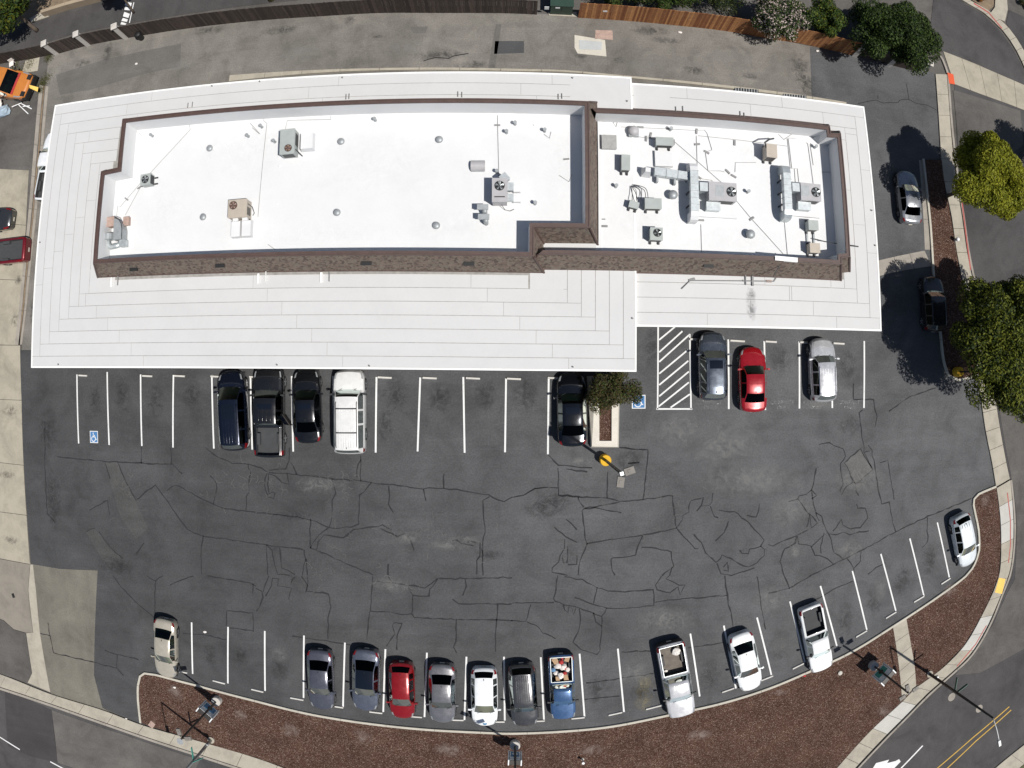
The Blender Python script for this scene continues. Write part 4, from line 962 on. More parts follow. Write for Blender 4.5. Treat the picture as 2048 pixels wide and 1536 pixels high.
def fan(t, x, y, z, r, mat='dark_metal', n=5):
    """recessed fan: ring, dark well and blades"""
    B().lathe((x, y, z), [(r, 0), (r, .02), (r * .9, .025)], 20).out('fan_ring', 'dark_metal', t, local=True)
    B().lathe((x, y, z), [(r * .9, .026), (r * .9, .028)], 20).out('fan_well', 'black' if mat != 'copper_fan' else 'copper_fan', t, local=True)
    g = B()
    for k in range(n):
        a = 2 * math.pi * k / n + .3
        g.add([(x + .1 * r * math.cos(a - .6), y + .1 * r * math.sin(a - .6), z + .035), (x + .85 * r * math.cos(a - .28), y + .85 * r * math.sin(a - .28), z + .032), (x + .85 * r * math.cos(a + .28), y + .85 * r * math.sin(a + .28), z + .06), (x + .15 * r * math.cos(a + .6), y + .15 * r * math.sin(a + .6), z + .05)], [(0, 1, 2, 3)])
    g.lathe((x, y, z + .03), [(r * .16, 0), (r * .14, .05)], 10)
    g.out('fan_blades', 'galv' if mat != 'copper_fan' else 'hvac_rust', t, local=True)
    g = B()
    for rr in (.35, .62, .9): 
        g.tube([(x + rr * r * math.cos(a), y + rr * r * math.sin(a), z + .08) for a in [k * math.pi / 8 for k in range(17)]], .008, 4, cap=False)
    for k in range(4): 
        a = k * math.pi / 4
        g.tube([(x - r * .95 * math.cos(a), y - r * .95 * math.sin(a), z + .08), (x + r * .95 * math.cos(a), y + r * .95 * math.sin(a), z + .08)], .008, 4)
    g.out('fan_guard', 'dark_metal', t, local=True)

def cab(t, c, d, mat, name='cabinet', rz=0, lid=True, taper=1.0):
    g = B(); g.box((c[0], c[1], c[2] + d[2] / 2), d, rz, taper); o = g.out(name, mat, t, local=True)
    if lid:
        B().box((c[0], c[1], c[2] + d[2] + .012), (d[0] + .05, d[1] + .05, .025), rz).out('lid', mat, t, local=True)
    return o
def louvres(t, x, y0, y1, z0, z1, axis='x', n=7, mat='dark_metal'):
    g = B()
    for k in range(n):
        z = z0 + (z1 - z0) * (k + .5) / n
        if axis == 'x': g.box((x, (y0 + y1) / 2, z), (.02, y1 - y0, (z1 - z0) / n * .45))
        else: g.box(((y0 + y1) / 2, x, z), (y1 - y0, .02, (z1 - z0) / n * .45))
    g.out('louvres', mat, t, local=True)
def rails(t, L_, w, z=.06, mat='dark_metal', rz=0):
    for s in (-1, 1): B().box((0, s * w / 2, z / 2), (L_, .09, z), 0).out('rail', mat, t, local=True)

# small condenser at the left
t = hv('condenser_unit', 'small grey condenser with open fan near the left parapet step', 'condenser', 300, 364, FL, .06)
cab(t, (0, 0, .08), (.72, .72, .72), 'hvac_green'); fan(t, 0, 0, .83, .27); rails(t, 1.25, .42, .08); louvres(t, .365, -.3, .3, .15, .75, 'x', 8)
# green unit with white supply duct
t = hv('rooftop_air_conditioner', 'green-grey rooftop air conditioner with copper-coloured fan and white duct', 'air conditioner', 584, 293, FL, .03)
cab(t, (0, 0, .1), (.92, 1.62, 1.05), 'hvac_green'); fan(t, .08, -.45, 1.18, .24, 'copper_fan'); louvres(t, -.815, -.36, .36, .25, 1.0, 'y', 6); louvres(t, .465, -.2, .6, .3, .95, 'x', 5)
cab(t, (1.12, .1, 0), (.86, 1.15, .62), 'upper_sheet', 'supply_duct', 0, False, .9); B().tube([(.5, -.5, .9), (.62, -.62, .6), (.75, -.75, .1)], .03, 6).out('hose', 'cable', t, local=True)
cab(t, (-.56, .25, .3), (.14, .3, .4), 'galv_dull', 'control_box')
# beige unit with two white ducts
t = hv('rooftop_air_conditioner', 'beige rooftop air conditioner with copper-coloured fan and twin white ducts', 'air conditioner', 486, 424, FL, .02)
cab(t, (0, 0, .1), (1.22, 1.12, 1.0), 'hvac_beige'); fan(t, -.28, .22, 1.13, .27, 'copper_fan'); louvres(t, .615, -.4, .1, .3, 1.0, 'x', 5)
for s in (-1, 1): cab(t, (s * .36 + .08, -1.18, 0), (.64, 1.05, .55), 'upper_sheet', 'supply_duct', 0, False, .94)
cab(t, (.42, -.62, .5), (.3, .22, .3), 'upper_sheet', 'duct_collar'); cab(t, (-.22, -.62, .5), (.3, .22, .3), 'upper_sheet', 'duct_collar')
B().tube([(.62, .3, .9), (.8, .15, .5), (.82, -.15, .12), (.7, -.3, .06)], .025, 6).out('hose', 'cable', t, local=True)
# blower group in the left corner
t = hv('exhaust_blower', 'grey exhaust blower with rounded duct and rusty box in left roof corner', 'blower', 240, 462, FL, .04)
cab(t, (-.42, .55, .1), (.55, .62, .7), 'hvac_rust', 'motor_box'); cab(t, (.62, .55, .0), (.4, .55, .35), 'hvac_rust', 'curb_box')
g = B(); pr = [(-.05, -.75), (.62, -.75), (.62, -.1), (.5, .3), (.25, .6), (-.05, .72)]; g.prism(pr, .05, .95); g.out('plenum', 'galv_dull', t, local=True)
g = B(); g.lathe((-.62, -.42, .55), [(.08, -.22), (.42, -.2), (.42, .2), (.3, .23)], 18, 'y'); g.out('blower_housing', 'galv_dull', t, local=True, smooth=False)
g = B(); g.tube([(-.75, -.6, .4), (-.72, -.95, .35), (-.5, -1.08, .35), (-.1, -1.05, .35), (.3, -.98, .35)], .19, 8); g.out('duct', 'galv', t, local=True, smooth=True)
cab(t, (.52, -.98, .1), (.45, .42, .5), 'galv', 'duct_outlet'); B().tube([(-.85, .35, .5), (-1.0, .1, .5), (-.95, -.3, .5)], .14, 8).out('duct', 'galv_dull', t, local=True, smooth=True)
B().tube([(.02, .78, .98), (.35, .62, .98), (.55, .3, .98), (.64, -.08, .98), (.64, -.75, .98)], .03, 6).out('seal_strip', 'cable', t, local=True)
# unit with two silver ducts
t = hv('rooftop_air_conditioner', 'pinkish-grey air conditioner with large fan and two stub ducts', 'air conditioner', 1000, 390, FL, 0.0)
cab(t, (0, 0, .1), (.86, 1.42, 1.15), 'hvac_grey'); fan(t, .0, .25, 1.29, .30); B().box((0, -.42, 1.29), (.62, .06, .02)).out('slot', 'black', t, local=True)
for y, s in ((.3, .5), (-.35, .42)):
    cab(t, (.62, y, .45), (.4, s, .45), 'galv', 'stub_duct', 0, False); cab(t, (1.02, y, 0), (.46, s * .9, .4), 'upper_sheet', 'duct_boot', 0, False, .9)
cab(t, (.28, .82, .5), (.42, .46, .55), 'galv', 'filter_hood', .7); B().tube([(.1, -.75, .6), (.3, -.95, .1), (.6, -1.02, .05), (.85, -.9, .05)], .018, 5).out('cable', 'cable', t, local=True)
# low ribbed hood
t = hv('relief_hood', 'low grey relief hood lying in the middle of the roof', 'roof hood', 956, 333, FL, 0)
g = B(); pr = []
for k in range(9):
    a = math.pi * k / 8; pr.append((.33 * math.cos(a), .34 * math.sin(a)))
vs = [(-.43, y, z + .06) for y, z in pr] + [(.43, y, z + .06) for y, z in pr]
g.add(vs, [(k, k + 1, k + 10, k + 9) for k in range(8)] + [tuple(range(9))[::-1], tuple(range(9, 18))]); g.out('cover', 'hvac_grey', t, local=True, smooth=False)
B().box((0, 0, .04), (.8, .72, .1)).out('curb', 'galv_dull', t, local=True)
for k, (x, y) in enumerate(((967, 424), (969, 443))):
    t = hv('gooseneck_vent', '%s of two blue-grey gooseneck vents on the white roof' % ('upper', 'lower')[k], 'roof vent', x, y, FL, 0)
    g = B(); g.tube([(.1, -.12, 0), (.1, -.12, .55), (.1, 0, .72)], .15, 10); g.out('neck', 'galv_dull', t, local=True, smooth=True)
    cab(t, (-.02, .12, .55), (.62, .28, .3), 'galv_dull', 'hood')

# right roof
t = hv('roof_hatch', 'square weathered roof access hatch beside the dividing parapet', 'roof hatch', 1217, 287, FR, 0)
cab(t, (0, 0, 0), (.86, .86, .26), 'galv_dull', 'curb', 0, False); B().box((0, 0, .29), (.92, .92, .06)).out('cover', 'hatch_grey', t, local=True)
t = hv('exhaust_fan', 'round-capped exhaust fan on square curb behind the hatch', 'exhaust fan', 1266, 266, FR, 0)
cab(t, (0, 0, 0), (.62, .62, .3), 'galv_dull', 'curb', 0, False); B().lathe((-.02, .02, .3), [(.24, 0), (.33, .06), (.33, .14), (.2, .26), (.05, .3)], 18).out('cap', 'hvac_grey', t, local=True, smooth=True)
def boxunit(label, x, y, w, d, h, mat, rz=0, legs=True, grille=True):
    t = hv('condenser_box', label, 'condenser', x, y, FR, rz)
    cab(t, (0, 0, .16), (w, d, h), mat)
    if legs:
        for s in (-1, 1): B().box((s * w * .36, 0, .08), (.1, d + .3, .16)).out('skid', 'dark_metal', t, local=True)
    if grille: louvres(t, -d / 2 - .012, -w * .42, w * .42, .25, h + .08, 'y', 5)
    return t
t = boxunit('grey condenser box with louvred front above the raised white pad', 1325, 290, 1.06, .5, .6, 'hvac_green')
B().box((.0, -.98, .14), (1.12, 1.0, .28)).out('raised_pad', 'upper_sheet', t, local=True)
boxunit('narrow grey condenser box standing upright beside the hatch', 1248, 332, .48, .95, .62, 'hvac_green', -.03)
boxunit('small tilted grey box with dark louvres and looping cables', 1265, 414, .56, .38, .42, 'hvac_green', -.25)
t = boxunit('wide grey condenser box beside the small tilted one', 1302, 413, .98, .62, .62, 'hvac_green')
g = B()
for pts in ([(-.7, .2, .5), (-.75, .9, .45), (-1.2, 1.2, .2)], [(-.45, .3, .75), (-.5, .9, .5), (-1.1, 1.25, .2)], [(-.3, .3, .75), (-.4, 1.0, .5), (-1.05, 1.3, .2)], [(-1.25, .1, .5), (-1.2, .7, .3), (-1.22, 1.22, .15)], [(-.85, .1, .4), (-1.0, .7, .4), (-1.2, 1.2, .18)]):
    g.tube(smooth_path(pts, .15), .022, 5)
g.out('looping_cables', 'cable', t, local=True)
t = boxunit('small grey condenser with four-blade fan near the front parapet', 1308, 473, .72, .74, .66, 'hvac_green', -.02)
fan(t, .06, .06, .86, .25, n=4)
t = boxunit('tall beige cabinet unit with dark side near the rear parapet', 1533, 311, .66, .86, 1.0, 'hvac_beige', -.05)
B().tube([(-.3, .2, 1.0), (-.45, .5, 1.15), (-.1, .8, 1.0), (.4, 1.1, .4)], .06, 6).out('hose', 'cable', t, local=True)
t = boxunit('grey condenser box, rear one of the pair at right parapet', 1618, 455, .64, .6, .66, 'hvac_green')
t = boxunit('beige condenser box, front one of the pair at right parapet', 1621, 500, .66, .58, .66, 'hvac_beige')
for s in (-.22, .25): B().box((s, .75, .08), (.12, 1.4, .1)).out('rail', 'galv_dull', t, local=True)

def package(label, x, y, w, d, h, fx, duct):
    t = hv('rooftop_air_conditioner', label, 'air conditioner', x, y, FR, -.02)
    B().box((-.15, -.35, .13), (w + .9, d + 1.0, .26)).out('raised_pad', 'upper_sheet', t, local=True)
    cab(t, (0, 0, .26), (w, d, h), 'hvac_grey'); fan(t, fx, 0.02, .26 + h + .03, .32); louvres(t, -d / 2 - .012, -w * .1, w * .42, .4, h + .1, 'y', 7)
    B().box((fx - .75, .05, .26 + h + .025), (.55, .7, .02)).out('access_panel', 'galv_dull', t, local=True)
    cab(t, (-w / 2 - .28, .25, .5), (.56, .55, .75), 'galv', 'supply_duct', 0, False)
    cab(t, (-w / 2 + .35, -d / 2 - .3, .3), (.85, .48, .6), 'galv', 'intake_hood', 0, True)
    x0, y0, y1, zt, wd = duct
    # long silver duct on legs, running front to back
    segs = 6
    for k in range(segs):
        a = y0 + (y1 - y0) * k / segs; c = y0 + (y1 - y0) * (k + 1) / segs
        B().box((x0, (a + c) / 2, zt - .25), (wd, c - a - .02, .5)).out('duct_section', 'galv', t, local=True)
        B().box((x0, c - .01, zt - .25), (wd + .05, .03, .55)).out('duct_flange', 'galv_dull', t, local=True)
    for k in range(3):
        yy = y0 + (y1 - y0) * (k + .5) / 3
        for s in (-1, 1): B().box((x0 + s * wd * .55, yy, (zt - .5) / 2), (.06, .1, zt - .5)).out('duct_leg', 'dark_metal', t, local=True)
    # turned-down ends
    for e, sg_ in ((y1, 1), (y0, -1)):
        g = B()
        prof = [(0, zt), (.28, zt - .06), (.5, zt - .25), (.58, zt - .55), (.58, .02)]
        vs = []
        for dy, z in prof: vs += [(x0 - wd / 2, e + sg_ * dy, z), (x0 + wd / 2, e + sg_ * dy, z)]
        fs = [(2 * i, 2 * i + 1, 2 * i + 3, 2 * i + 2) for i in range(len(prof) - 1)]
        n_ = len(vs); vs += [(x0 - wd / 2, e, .02), (x0 + wd / 2, e, .02)]
        fs += [tuple([2 * i for i in range(len(prof))] + [n_]), tuple([2 * i + 1 for i in range(len(prof))] + [n_ + 1])]
        g.add(vs, fs)
        g.out('duct_elbow', 'upper_sheet' if fx > .5 else 'galv', t, local=True)
    return t
t = package('large grey air conditioner with long silver duct in the middle of right roof', 1435, 393, 1.72, 1.12, 1.05, .55, (-1.75, -1.3, 1.25, 1.25, .5))
# cross duct feeding the long one
for k in range(3): B().box((-2.35 - .72 * k, .98 + .07 * k, .72), (.70, .5, .46), -.10).out('duct_section', 'galv', t, local=True)
g = B(); g.box((-4.55, 1.2, .5), (.62, .56, .9), -.1, .5); g.out('duct_boot', 'upper_sheet', t, local=True)
for k in range(2): B().box((-2.8 - 1.1 * k, .75 + .08 * k, .25), (.12, .5, .5)).out('duct_leg', 'galv_dull', t, local=True)
package('grey air conditioner with silver duct nearest the right-hand parapet', 1608, 393, 1.35, 1.08, 1.05, .35, (-1.55, -1.25, 1.15, 1.25, .5))

# ------------------------------------------------------------------ cars
def lerp_keys(K, t):
    if t <= K[0][0]: return K[0][1]
    for (a, x), (c, y) in zip(K, K[1:]):
        if t <= c:
            u = (t - a) / max(1e-6, c - a); return x + (y - x) * u
    return K[-1][1]

STY = {
 'sedan': dict(H=1.45, top=[(0,.40),(.012,.47),(.05,.53),(.15,.595),(.285,.655),(.42,.955),(.50,.995),(.58,1.0),(.68,.975),(.72,.95),(.855,.735),(.955,.715),(.99,.68),(1,.60)], cowl=.285, wtop=.42, rtop=.715, rbase=.855, roofw=.69, B=[.555], doors=(.33, .555, .755), wheels=(.185, .80)),
 'coupe': dict(H=1.38, top=[(0,.40),(.012,.48),(.05,.55),(.15,.62),(.31,.69),(.45,.955),(.53,1.0),(.63,.985),(.70,.94),(.87,.74),(.955,.72),(.99,.68),(1,.60)], cowl=.31, wtop=.45, rtop=.69, rbase=.87, roofw=.66, B=[.60], doors=(.35, .62, .63), wheels=(.19, .80)),
 'hatch': dict(H=1.52, top=[(0,.38),(.012,.45),(.05,.52),(.15,.585),(.26,.64),(.42,.955),(.52,1.0),(.66,1.0),(.80,.97),(.88,.93),(.958,.71),(.99,.66),(1,.58)], cowl=.26, wtop=.42, rtop=.88, rbase=.958, roofw=.67, B=[.56, .76], doors=(.31, .56, .77), wheels=(.185, .81)),
 'suv': dict(H=1.70, top=[(0,.36),(.012,.46),(.04,.54),(.15,.60),(.275,.635),(.385,.955),(.46,.99),(.60,1.0),(.80,.99),(.905,.965),(.968,.66),(.99,.60),(1,.53)], cowl=.275, wtop=.385, rtop=.905, rbase=.968, roofw=.70, B=[.53, .74], doors=(.32, .53, .75), wheels=(.185, .81)),
 'bigsuv': dict(H=1.92, top=[(0,.36),(.012,.48),(.03,.56),(.15,.60),(.235,.62),(.315,.955),(.40,.99),(.60,1.0),(.80,.995),(.945,.975),(.984,.64),(.993,.58),(1,.52)], cowl=.235, wtop=.318, rtop=.945, rbase=.984, roofw=.74, B=[.475, .645], doors=(.28, .475, .65), wheels=(.175, .775)),
 'van': dict(H=1.78, top=[(0,.34),(.012,.44),(.04,.50),(.12,.56),(.20,.60),(.36,.945),(.45,.985),(.60,1.0),(.80,.995),(.925,.965),(.976,.66),(.99,.60),(1,.52)], cowl=.20, wtop=.36, rtop=.925, rbase=.976, roofw=.70, B=[.50, .74], doors=(.28, .50, .75), wheels=(.17, .80)),
 'truck': dict(H=2.3, top=[(0,.30),(.006,.48),(.02,.55),(.08,.58),(.125,.60),(.19,.96),(.25,1.0),(.6,1.0),(.96,1.0),(.985,.9),(1,.5)], cowl=.125, wtop=.19, rtop=.965, rbase=.985, roofw=.84, B=[.30, .34], doors=(.15, .26, .27), wheels=(.09, .80)),
 'pickup': dict(H=1.72, top=[(0,.38),(.012,.50),(.03,.58),(.15,.62),(.255,.645),(.35,.955),(.40,.99),(.50,1.0),(.545,.97),(.585,.62),(.60,.60),(.80,.605),(.975,.61),(.993,.60),(1,.54)], cowl=.255, wtop=.352, rtop=.548, rbase=.583, roofw=.70, B=[.47], doors=(.29, .47, .57), wheels=(.175, .79), bed=(.608, .972)),
 'crew': dict(H=1.88, top=[(0,.38),(.012,.50),(.03,.585),(.15,.62),(.25,.645),(.335,.955),(.40,.99),(.55,1.0),(.615,.975),(.648,.62),(.66,.60),(.80,.605),(.98,.61),(.993,.60),(1,.54)], cowl=.25, wtop=.338, rtop=.617, rbase=.646, roofw=.74, B=[.475], doors=(.285, .475, .64), wheels=(.165, .795), bed=(.668, .975)),
}

def cab_interior(t, Lh, W, H, cowl, rear, seat='seat_cloth', rows=2):
    z0 = .42 * H * .6
    B().box((Lh - (cowl + rear) / 2 * 2 * Lh, 0, z0), ((rear - cowl) * 2 * Lh * .97, W * .8, .05)).out('cabin_floor', 'plastic_dark', t, local=True)
    xd = Lh - (cowl + .035) * 2 * Lh
    B().box((xd - .1, 0, .56 * H), (.42, W * .76, .14)).out('dashboard', 'plastic_dark', t, local=True)
    B().lathe((xd - .36, .36, .56 * H), [(.15, -.02), (.19, -.02), (.19, .02), (.15, .02)], 14).out('steering_wheel', 'black', t, local=True)
    span = (rear - cowl) * 2 * Lh
    for r in range(rows):
        xs = xd - .75 - r * min(.95, (span - 1.3) / max(1, rows - .3))
        for s in (-1, 1):
            g = B(); g.box((xs + .12, s * W * .2, .42 * H), (.5, W * .29, .16)); g.box((xs - .18, s * W * .2, .58 * H), (.16, W * .28, .36 * H)); g.box((xs - .2, s * W * .2, .79 * H), (.1, W * .15, .13))
            g.out('seat', seat, t, local=True)

def car(name, label, cat, style, F, Rr, W, col, metal=.35, rough=.3, H=None, glass='glass', sunroof=None, rails_=False, ribs=0, roof=None, seat='seat_cloth', hubs='rim', bedmat='bedliner', zref=.6, bumper=None, grp='cars and trucks parked on the lot', lens='clear_lens', sweep=1.0, tone=None, crossbars=False, interior=True, bedrail=None):
    st = STY[style]
    f, r = S(*F, zref), S(*Rr, zref)
    d = f - r; L = d.length; c = (f + r) / 2; rz = math.atan2(d.y, d.x)
    t = thing(name, label, cat, (c.x, c.y, .01), rz, grp)
    H = H or st['H']; Lh = L / 2; hw = W / 2
    if metal > .15: col = sc(col, .72); rough = min(rough, .24)
    pm = paint('paint_' + label, col, metal, rough); bmp = M[bumper] if bumper else pm
    cowl, wtop, rtop, rbase = st['cowl'], st['wtop'], st['rtop'], st['rbase']
    keys = [k[0] for k in st['top']] + [cowl, wtop, rtop, rbase, .03, .095, .93] + list(st['doors'])
    for b_ in st['B']: keys += [b_ - .012, b_ + .012]
    if sunroof: keys += list(sunroof)
    if 'bed' in st: keys += list(st['bed'])
    keys += [(cowl + wtop) / 2 - .012, (rtop + rbase) / 2 + .012]
    for w in st['wheels']:
        rr = .36 / L; keys += [w - rr * 1.1, w - rr * .7, w, w + rr * .7, w + rr * 1.1]
    T = sorted(set(round(k, 4) for k in keys if 0 <= k <= 1))
    full = []
    for a, b_ in zip(T, T[1:]):
        n = max(1, int((b_ - a) * L / .16)); full += [a + (b_ - a) * k / n for k in range(n)]
    full.append(1.0); T = [full[0]]
    for x in full[1:]:
        if x - T[-1] > .0025: T.append(x)
    wk = [(0, .50), (.008, .64), (.025, .78), (.06, .89), (.12, .95), (.22, .985), (.35, 1.0), (.7, 1.0), (.85, .985), (.93, .955), (.97, .91), (.992, .83), (1, .72)]
    boxy = style in ('bigsuv', 'pickup', 'crew', 'truck')
    if boxy: wk = [(0, .66), (.006, .78), (.02, .88), (.05, .94), (.10, .975), (.2, .995), (.3, 1.0), (.9, 1.0), (.97, .985), (.992, .94), (1, .85)]
    def tz(x): return lerp_keys(st['top'], x) * H
    zc_, zr_ = tz(cowl), tz(rbase)
    NV = 11
    rows = []
    for x in T:
        w = hw * lerp_keys(wk, x); zt = tz(x)
        if x <= cowl: cab_ = 0.0
        elif x < wtop: cab_ = (x - cowl) / (wtop - cowl)
        elif x <= rtop: cab_ = 1.0
        elif x < rbase: cab_ = (rbase - x) / (rbase - rtop)
        else: cab_ = 0.0
        rwf = (.82 if not boxy else .86) + (st['roofw'] - (.82 if not boxy else .86)) * cab_
        crown = .045 + .0 * cab_
        if x <= cowl or x >= rbase: belt = zt - .075
        else: belt = (zc_ - .075) + ((zr_ - .075) - (zc_ - .075)) * (x - cowl) / (rbase - cowl)
        if style in ('suv', 'bigsuv', 'van', 'hatch') and x > cowl:
            belt = (zc_ - .075) + (.64 * H - (zc_ - .075)) * min(1, (x - cowl) / (rbase - cowl) * 1.3) if x < rbase else min(zt - .05, .64 * H)
        yr = w * rwf
        pr = [(0, zt), (.35 * yr, zt - crown * .12), (.66 * yr, zt - crown * .42), (.925 * yr, zt - crown * .95), (yr, zt - crown * 1.5)]
        yb = w * (.945 if not boxy else .955)
        zb = min(belt, zt - crown * 1.6)
        pr += [(max(yb, yr + .01), zb), (w * .985, zb - .05), (w, max(.47 * H * .8, zb * .62)), (w * .995, .30), (w * .97, .22), (w * .88, .17)]
        # plan curvature of nose and tail
        fb = max(0, 1 - x / .5); rb = max(0, (x - .5) / .5)
        bow = -.22 * sweep * fb * (0.6 if boxy else 1) + .15 * sweep * rb * (.5 if boxy else 1)
        X0 = Lh - x * L
        lean = 0
        ring_ = []
        for (y, z) in pr:
            k = (y / hw) ** 2
            ring_.append((X0 + bow * k, y, z))
        rows.append(ring_)
    idx = {}; V = []
    def vid(i, j, s):
        if j == 0: s = 1
        key = (i, j, s)
        if key not in idx:
            p = rows[i][j]; idx[key] = len(V); V.append((p[0], p[1] * s, p[2]))
        return idx[key]
    groups = {}
    def put(k, f): groups.setdefault(k, []).append(f)
    d0, d1, d2 = st['doors']
    aw, ar = (cowl + wtop) / 2 - .012, (rtop + rbase) / 2 + .012
    if style in ('suv', 'bigsuv', 'van', 'hatch'): ar = rtop - .01
    for i in range(len(T) - 1):
        x = (T[i] + T[i + 1]) / 2
        for j in range(NV - 1):
            for s in (1, -1):
                q = (vid(i, j, s), vid(i, j + 1, s), vid(i + 1, j + 1, s), vid(i + 1, j, s))
                if s < 0: q = q[::-1]
                q = q[::-1]
                sd = 'L' if s > 0 else 'R'
                k = 'body'
                if j < 3:
                    if x < cowl: k = 'hood' if x > .035 else 'body'
                    elif x < wtop: k = 'windscreen'
                    elif x < rtop: k = 'roof'
                    elif x < rbase: k = 'rear_window'
                    else: k = 'trunk_lid' if 'bed' not in st else 'tailgate'
                    if k == 'roof' and sunroof and sunroof[0] < x < sunroof[1] and j < 2: k = 'sunroof'
                    if k == 'roof' and tone == 'black_roof': k = 'sunroof'
                    if 'bed' in st and x > st['bed'][0]:
                        if x < st['bed'][1] and j < 3: continue
                        k = 'tailgate'
                elif j == 3:
                    k = 'roof' if wtop <= x <= rtop and tone != 'black_roof' else 'body'
                elif j == 4 and aw < x < ar:
                    k = 'body'
                    edges = [aw] + [e for b_ in st['B'] for e in (b_ - .012, b_ + .012)] + [ar]
                    for n_ in range(0, len(edges), 2):
                        if edges[n_] - 1e-6 < x < edges[n_ + 1] + 1e-6: k = 'side_window%d%s' % (n_, sd)
                elif j in (4, 5):
                    if .034 < x < .088 and j == 4: k = 'headlight' + sd
                    elif x > .925 and x < .985 and (j == 5 or style not in ('suv', 'bigsuv', 'van')): k = 'taillight' + sd
                    elif d0 < x < d1 and j == 5: k = 'door0' + sd
                    elif d1 < x < d2 and j == 5: k = 'door1' + sd
                elif j in (6, 7):
                    if d0 < x < d1: k = 'door0' + sd
                    elif d1 < x < d2 and not (j == 7 and x > st['wheels'][1] - .36 / L): k = 'door1' + sd
                    elif j == 6 and x > .94 and style in ('suv', 'bigsuv', 'van', 'pickup', 'crew') and x < .985: k = 'taillight' + sd
                if j >= 7:
                    for w in st['wheels']:
                        if abs(x - w) * L < (.40 if j >= 8 else .33): k = 'wheel_well'
                    if k == 'body' and (x < .05 or x > .965): k = 'bumper'
                if j >= 6 and k == 'body' and (x < .02 or x > .985): k = 'bumper'
                put(k, q)
    mats = {'windscreen': 'glass', 'rear_window': glass, 'sunroof': 'glass_roof', 'wheel_well': 'black', 'taillight': 'red_lens', 'headlight': lens}
    for k, fs in groups.items():
        base = k.rstrip('LR') if k[-1] in 'LR' and not k.endswith('_well') else k
        base = ''.join(ch for ch in base if not ch.isdigit())
        if base == 'side_window': mt = M[glass]
        elif base == 'sunroof': mt = M['black_glass']
        elif base == 'bumper': mt = bmp
        elif base == 'roof' and roof: mt = paint('roof_' + label, roof, metal, rough)
        elif base in mats: mt = M[mats[base]]
        else: mt = pm
        # one object for each separate panel
        par = {}
        def find(a):
            while par.setdefault(a, a) != a: a = par[a]
            return a
        for f_ in fs:
            for v_ in f_[1:]: par[find(v_)] = find(f_[0])
        isl = {}
        for f_ in fs: isl.setdefault(find(f_[0]), []).append(f_)
        for fs_ in isl.values():
            used = sorted(set(v for f_ in fs_ for v in f_)); mp = {v: i for i, v in enumerate(used)}
            mesh(base, [V[v] for v in used], [tuple(mp[v] for v in f_) for f_ in fs_], mt, t, smooth=True, local=True)
    # end caps and floor pan
    for i, nm_ in ((0, 'grille'), (len(T) - 1, 'rear_panel')):
        pts = [(p[0], p[1], p[2]) for p in rows[i]] + [(p[0], -p[1], p[2]) for p in rows[i][:0:-1]]
        mesh(nm_, pts, [tuple(range(len(pts)))] , 'plastic_dark' if i == 0 else bmp, t, local=True)
    ep = st['bed'][0] if 'bed' in st else .96
    B().box((0, 0, .19), (L * .94, W * .86, .03)).out('floor_pan', 'black', t, local=True)
    if interior: cab_interior(t, Lh, W, H, cowl, rbase if 'bed' in st else min(rbase, .9), seat, 2 if style not in ('pickup',) else 1)
    # wheels
    wr = .33 if style in ('sedan', 'coupe', 'hatch') else .37
    if style in ('crew', 'bigsuv'): wr = .40
    for w in st['wheels']:
        for s in (1, -1):
            we = empty('wheel', (Lh - w * L, s * (hw - .10), wr - .01)); we.parent = t; ORIGIN.pop(we.name, None)
            B().lathe((0, 0, 0), [(wr * .66, -.11), (wr * .9, -.115), (wr, -.08), (wr, .08), (wr * .9, .115), (wr * .66, .11)], 20, 'y').out('tyre', 'rubber', we, local=True, smooth=True)
            g = B(); g.lathe((0, 0, 0), [(wr * .66, -.10), (wr * .62, -.02), (wr * .62, .02), (wr * .66, .10)], 16, 'y')
            for k in range(5):
                a = 2 * math.pi * k / 5; ca, sa = math.cos(a), math.sin(a)
                g.add([(x_ * ca - z_ * sa, s * .112, x_ * sa + z_ * ca) for x_, z_ in ((.03, -.04), (wr * .64, -.055), (wr * .64, .055), (.03, .04))] + [(x_ * ca - z_ * sa, s * .06, x_ * sa + z_ * ca) for x_, z_ in ((.03, -.04), (wr * .64, -.055), (wr * .64, .055), (.03, .04))], [(0, 1, 2, 3), (7, 6, 5, 4), (0, 4, 5, 1), (2, 6, 7, 3)])
            g.out('rim', hubs, we, local=True)
    # mirrors
    xm = Lh - (cowl + .055) * L; zm = tz(cowl) + .02
    for s in (1, -1):
        g = B(); g.box((xm - .02, s * (hw + .10), zm), (.13, .22, .14), s * .15, .8); g.box((xm, s * (hw - .03), zm - .04), (.06, .14, .05))
        g.out('mirror', pm if not boxy else M['plastic_dark'], t, local=True)
    # wipers and aerial fin
    xw = Lh - (cowl - .008) * L
    for s in (-.3, .22): B().tube([(xw + .0, s * W * .9, tz(cowl) + .01), (xw - .2, s * W * .9 + .35, tz(cowl) + .10)], .010, 4).out('wiper', 'black', t, local=True)
    if 'bed' not in st:
        B().box((Lh - (rtop - .03) * L, 0, tz(rtop - .03) + .03), (.14, .035, .07), 0, .5).out('aerial_fin', 'black', t, local=True)
    if rails_:
        for s in (1, -1):
            a, b_ = Lh - (wtop + .06) * L, Lh - (rtop - .03) * L; y = hw * st['roofw'] * .9
            B().tube([(a, s * y, H - .07), (a - .12, s * y, H + .01), (b_ + .12, s * y, H + .005), (b_, s * y, H - .08)], .022, 6).out('roof_rail', 'black' if crossbars else pm, t, local=True)
    if crossbars:
        for x in (.46, .74): B().box((Lh - x * L, 0, H + .035), (.06, W * .66, .035)).out('crossbar', 'black', t, local=True)
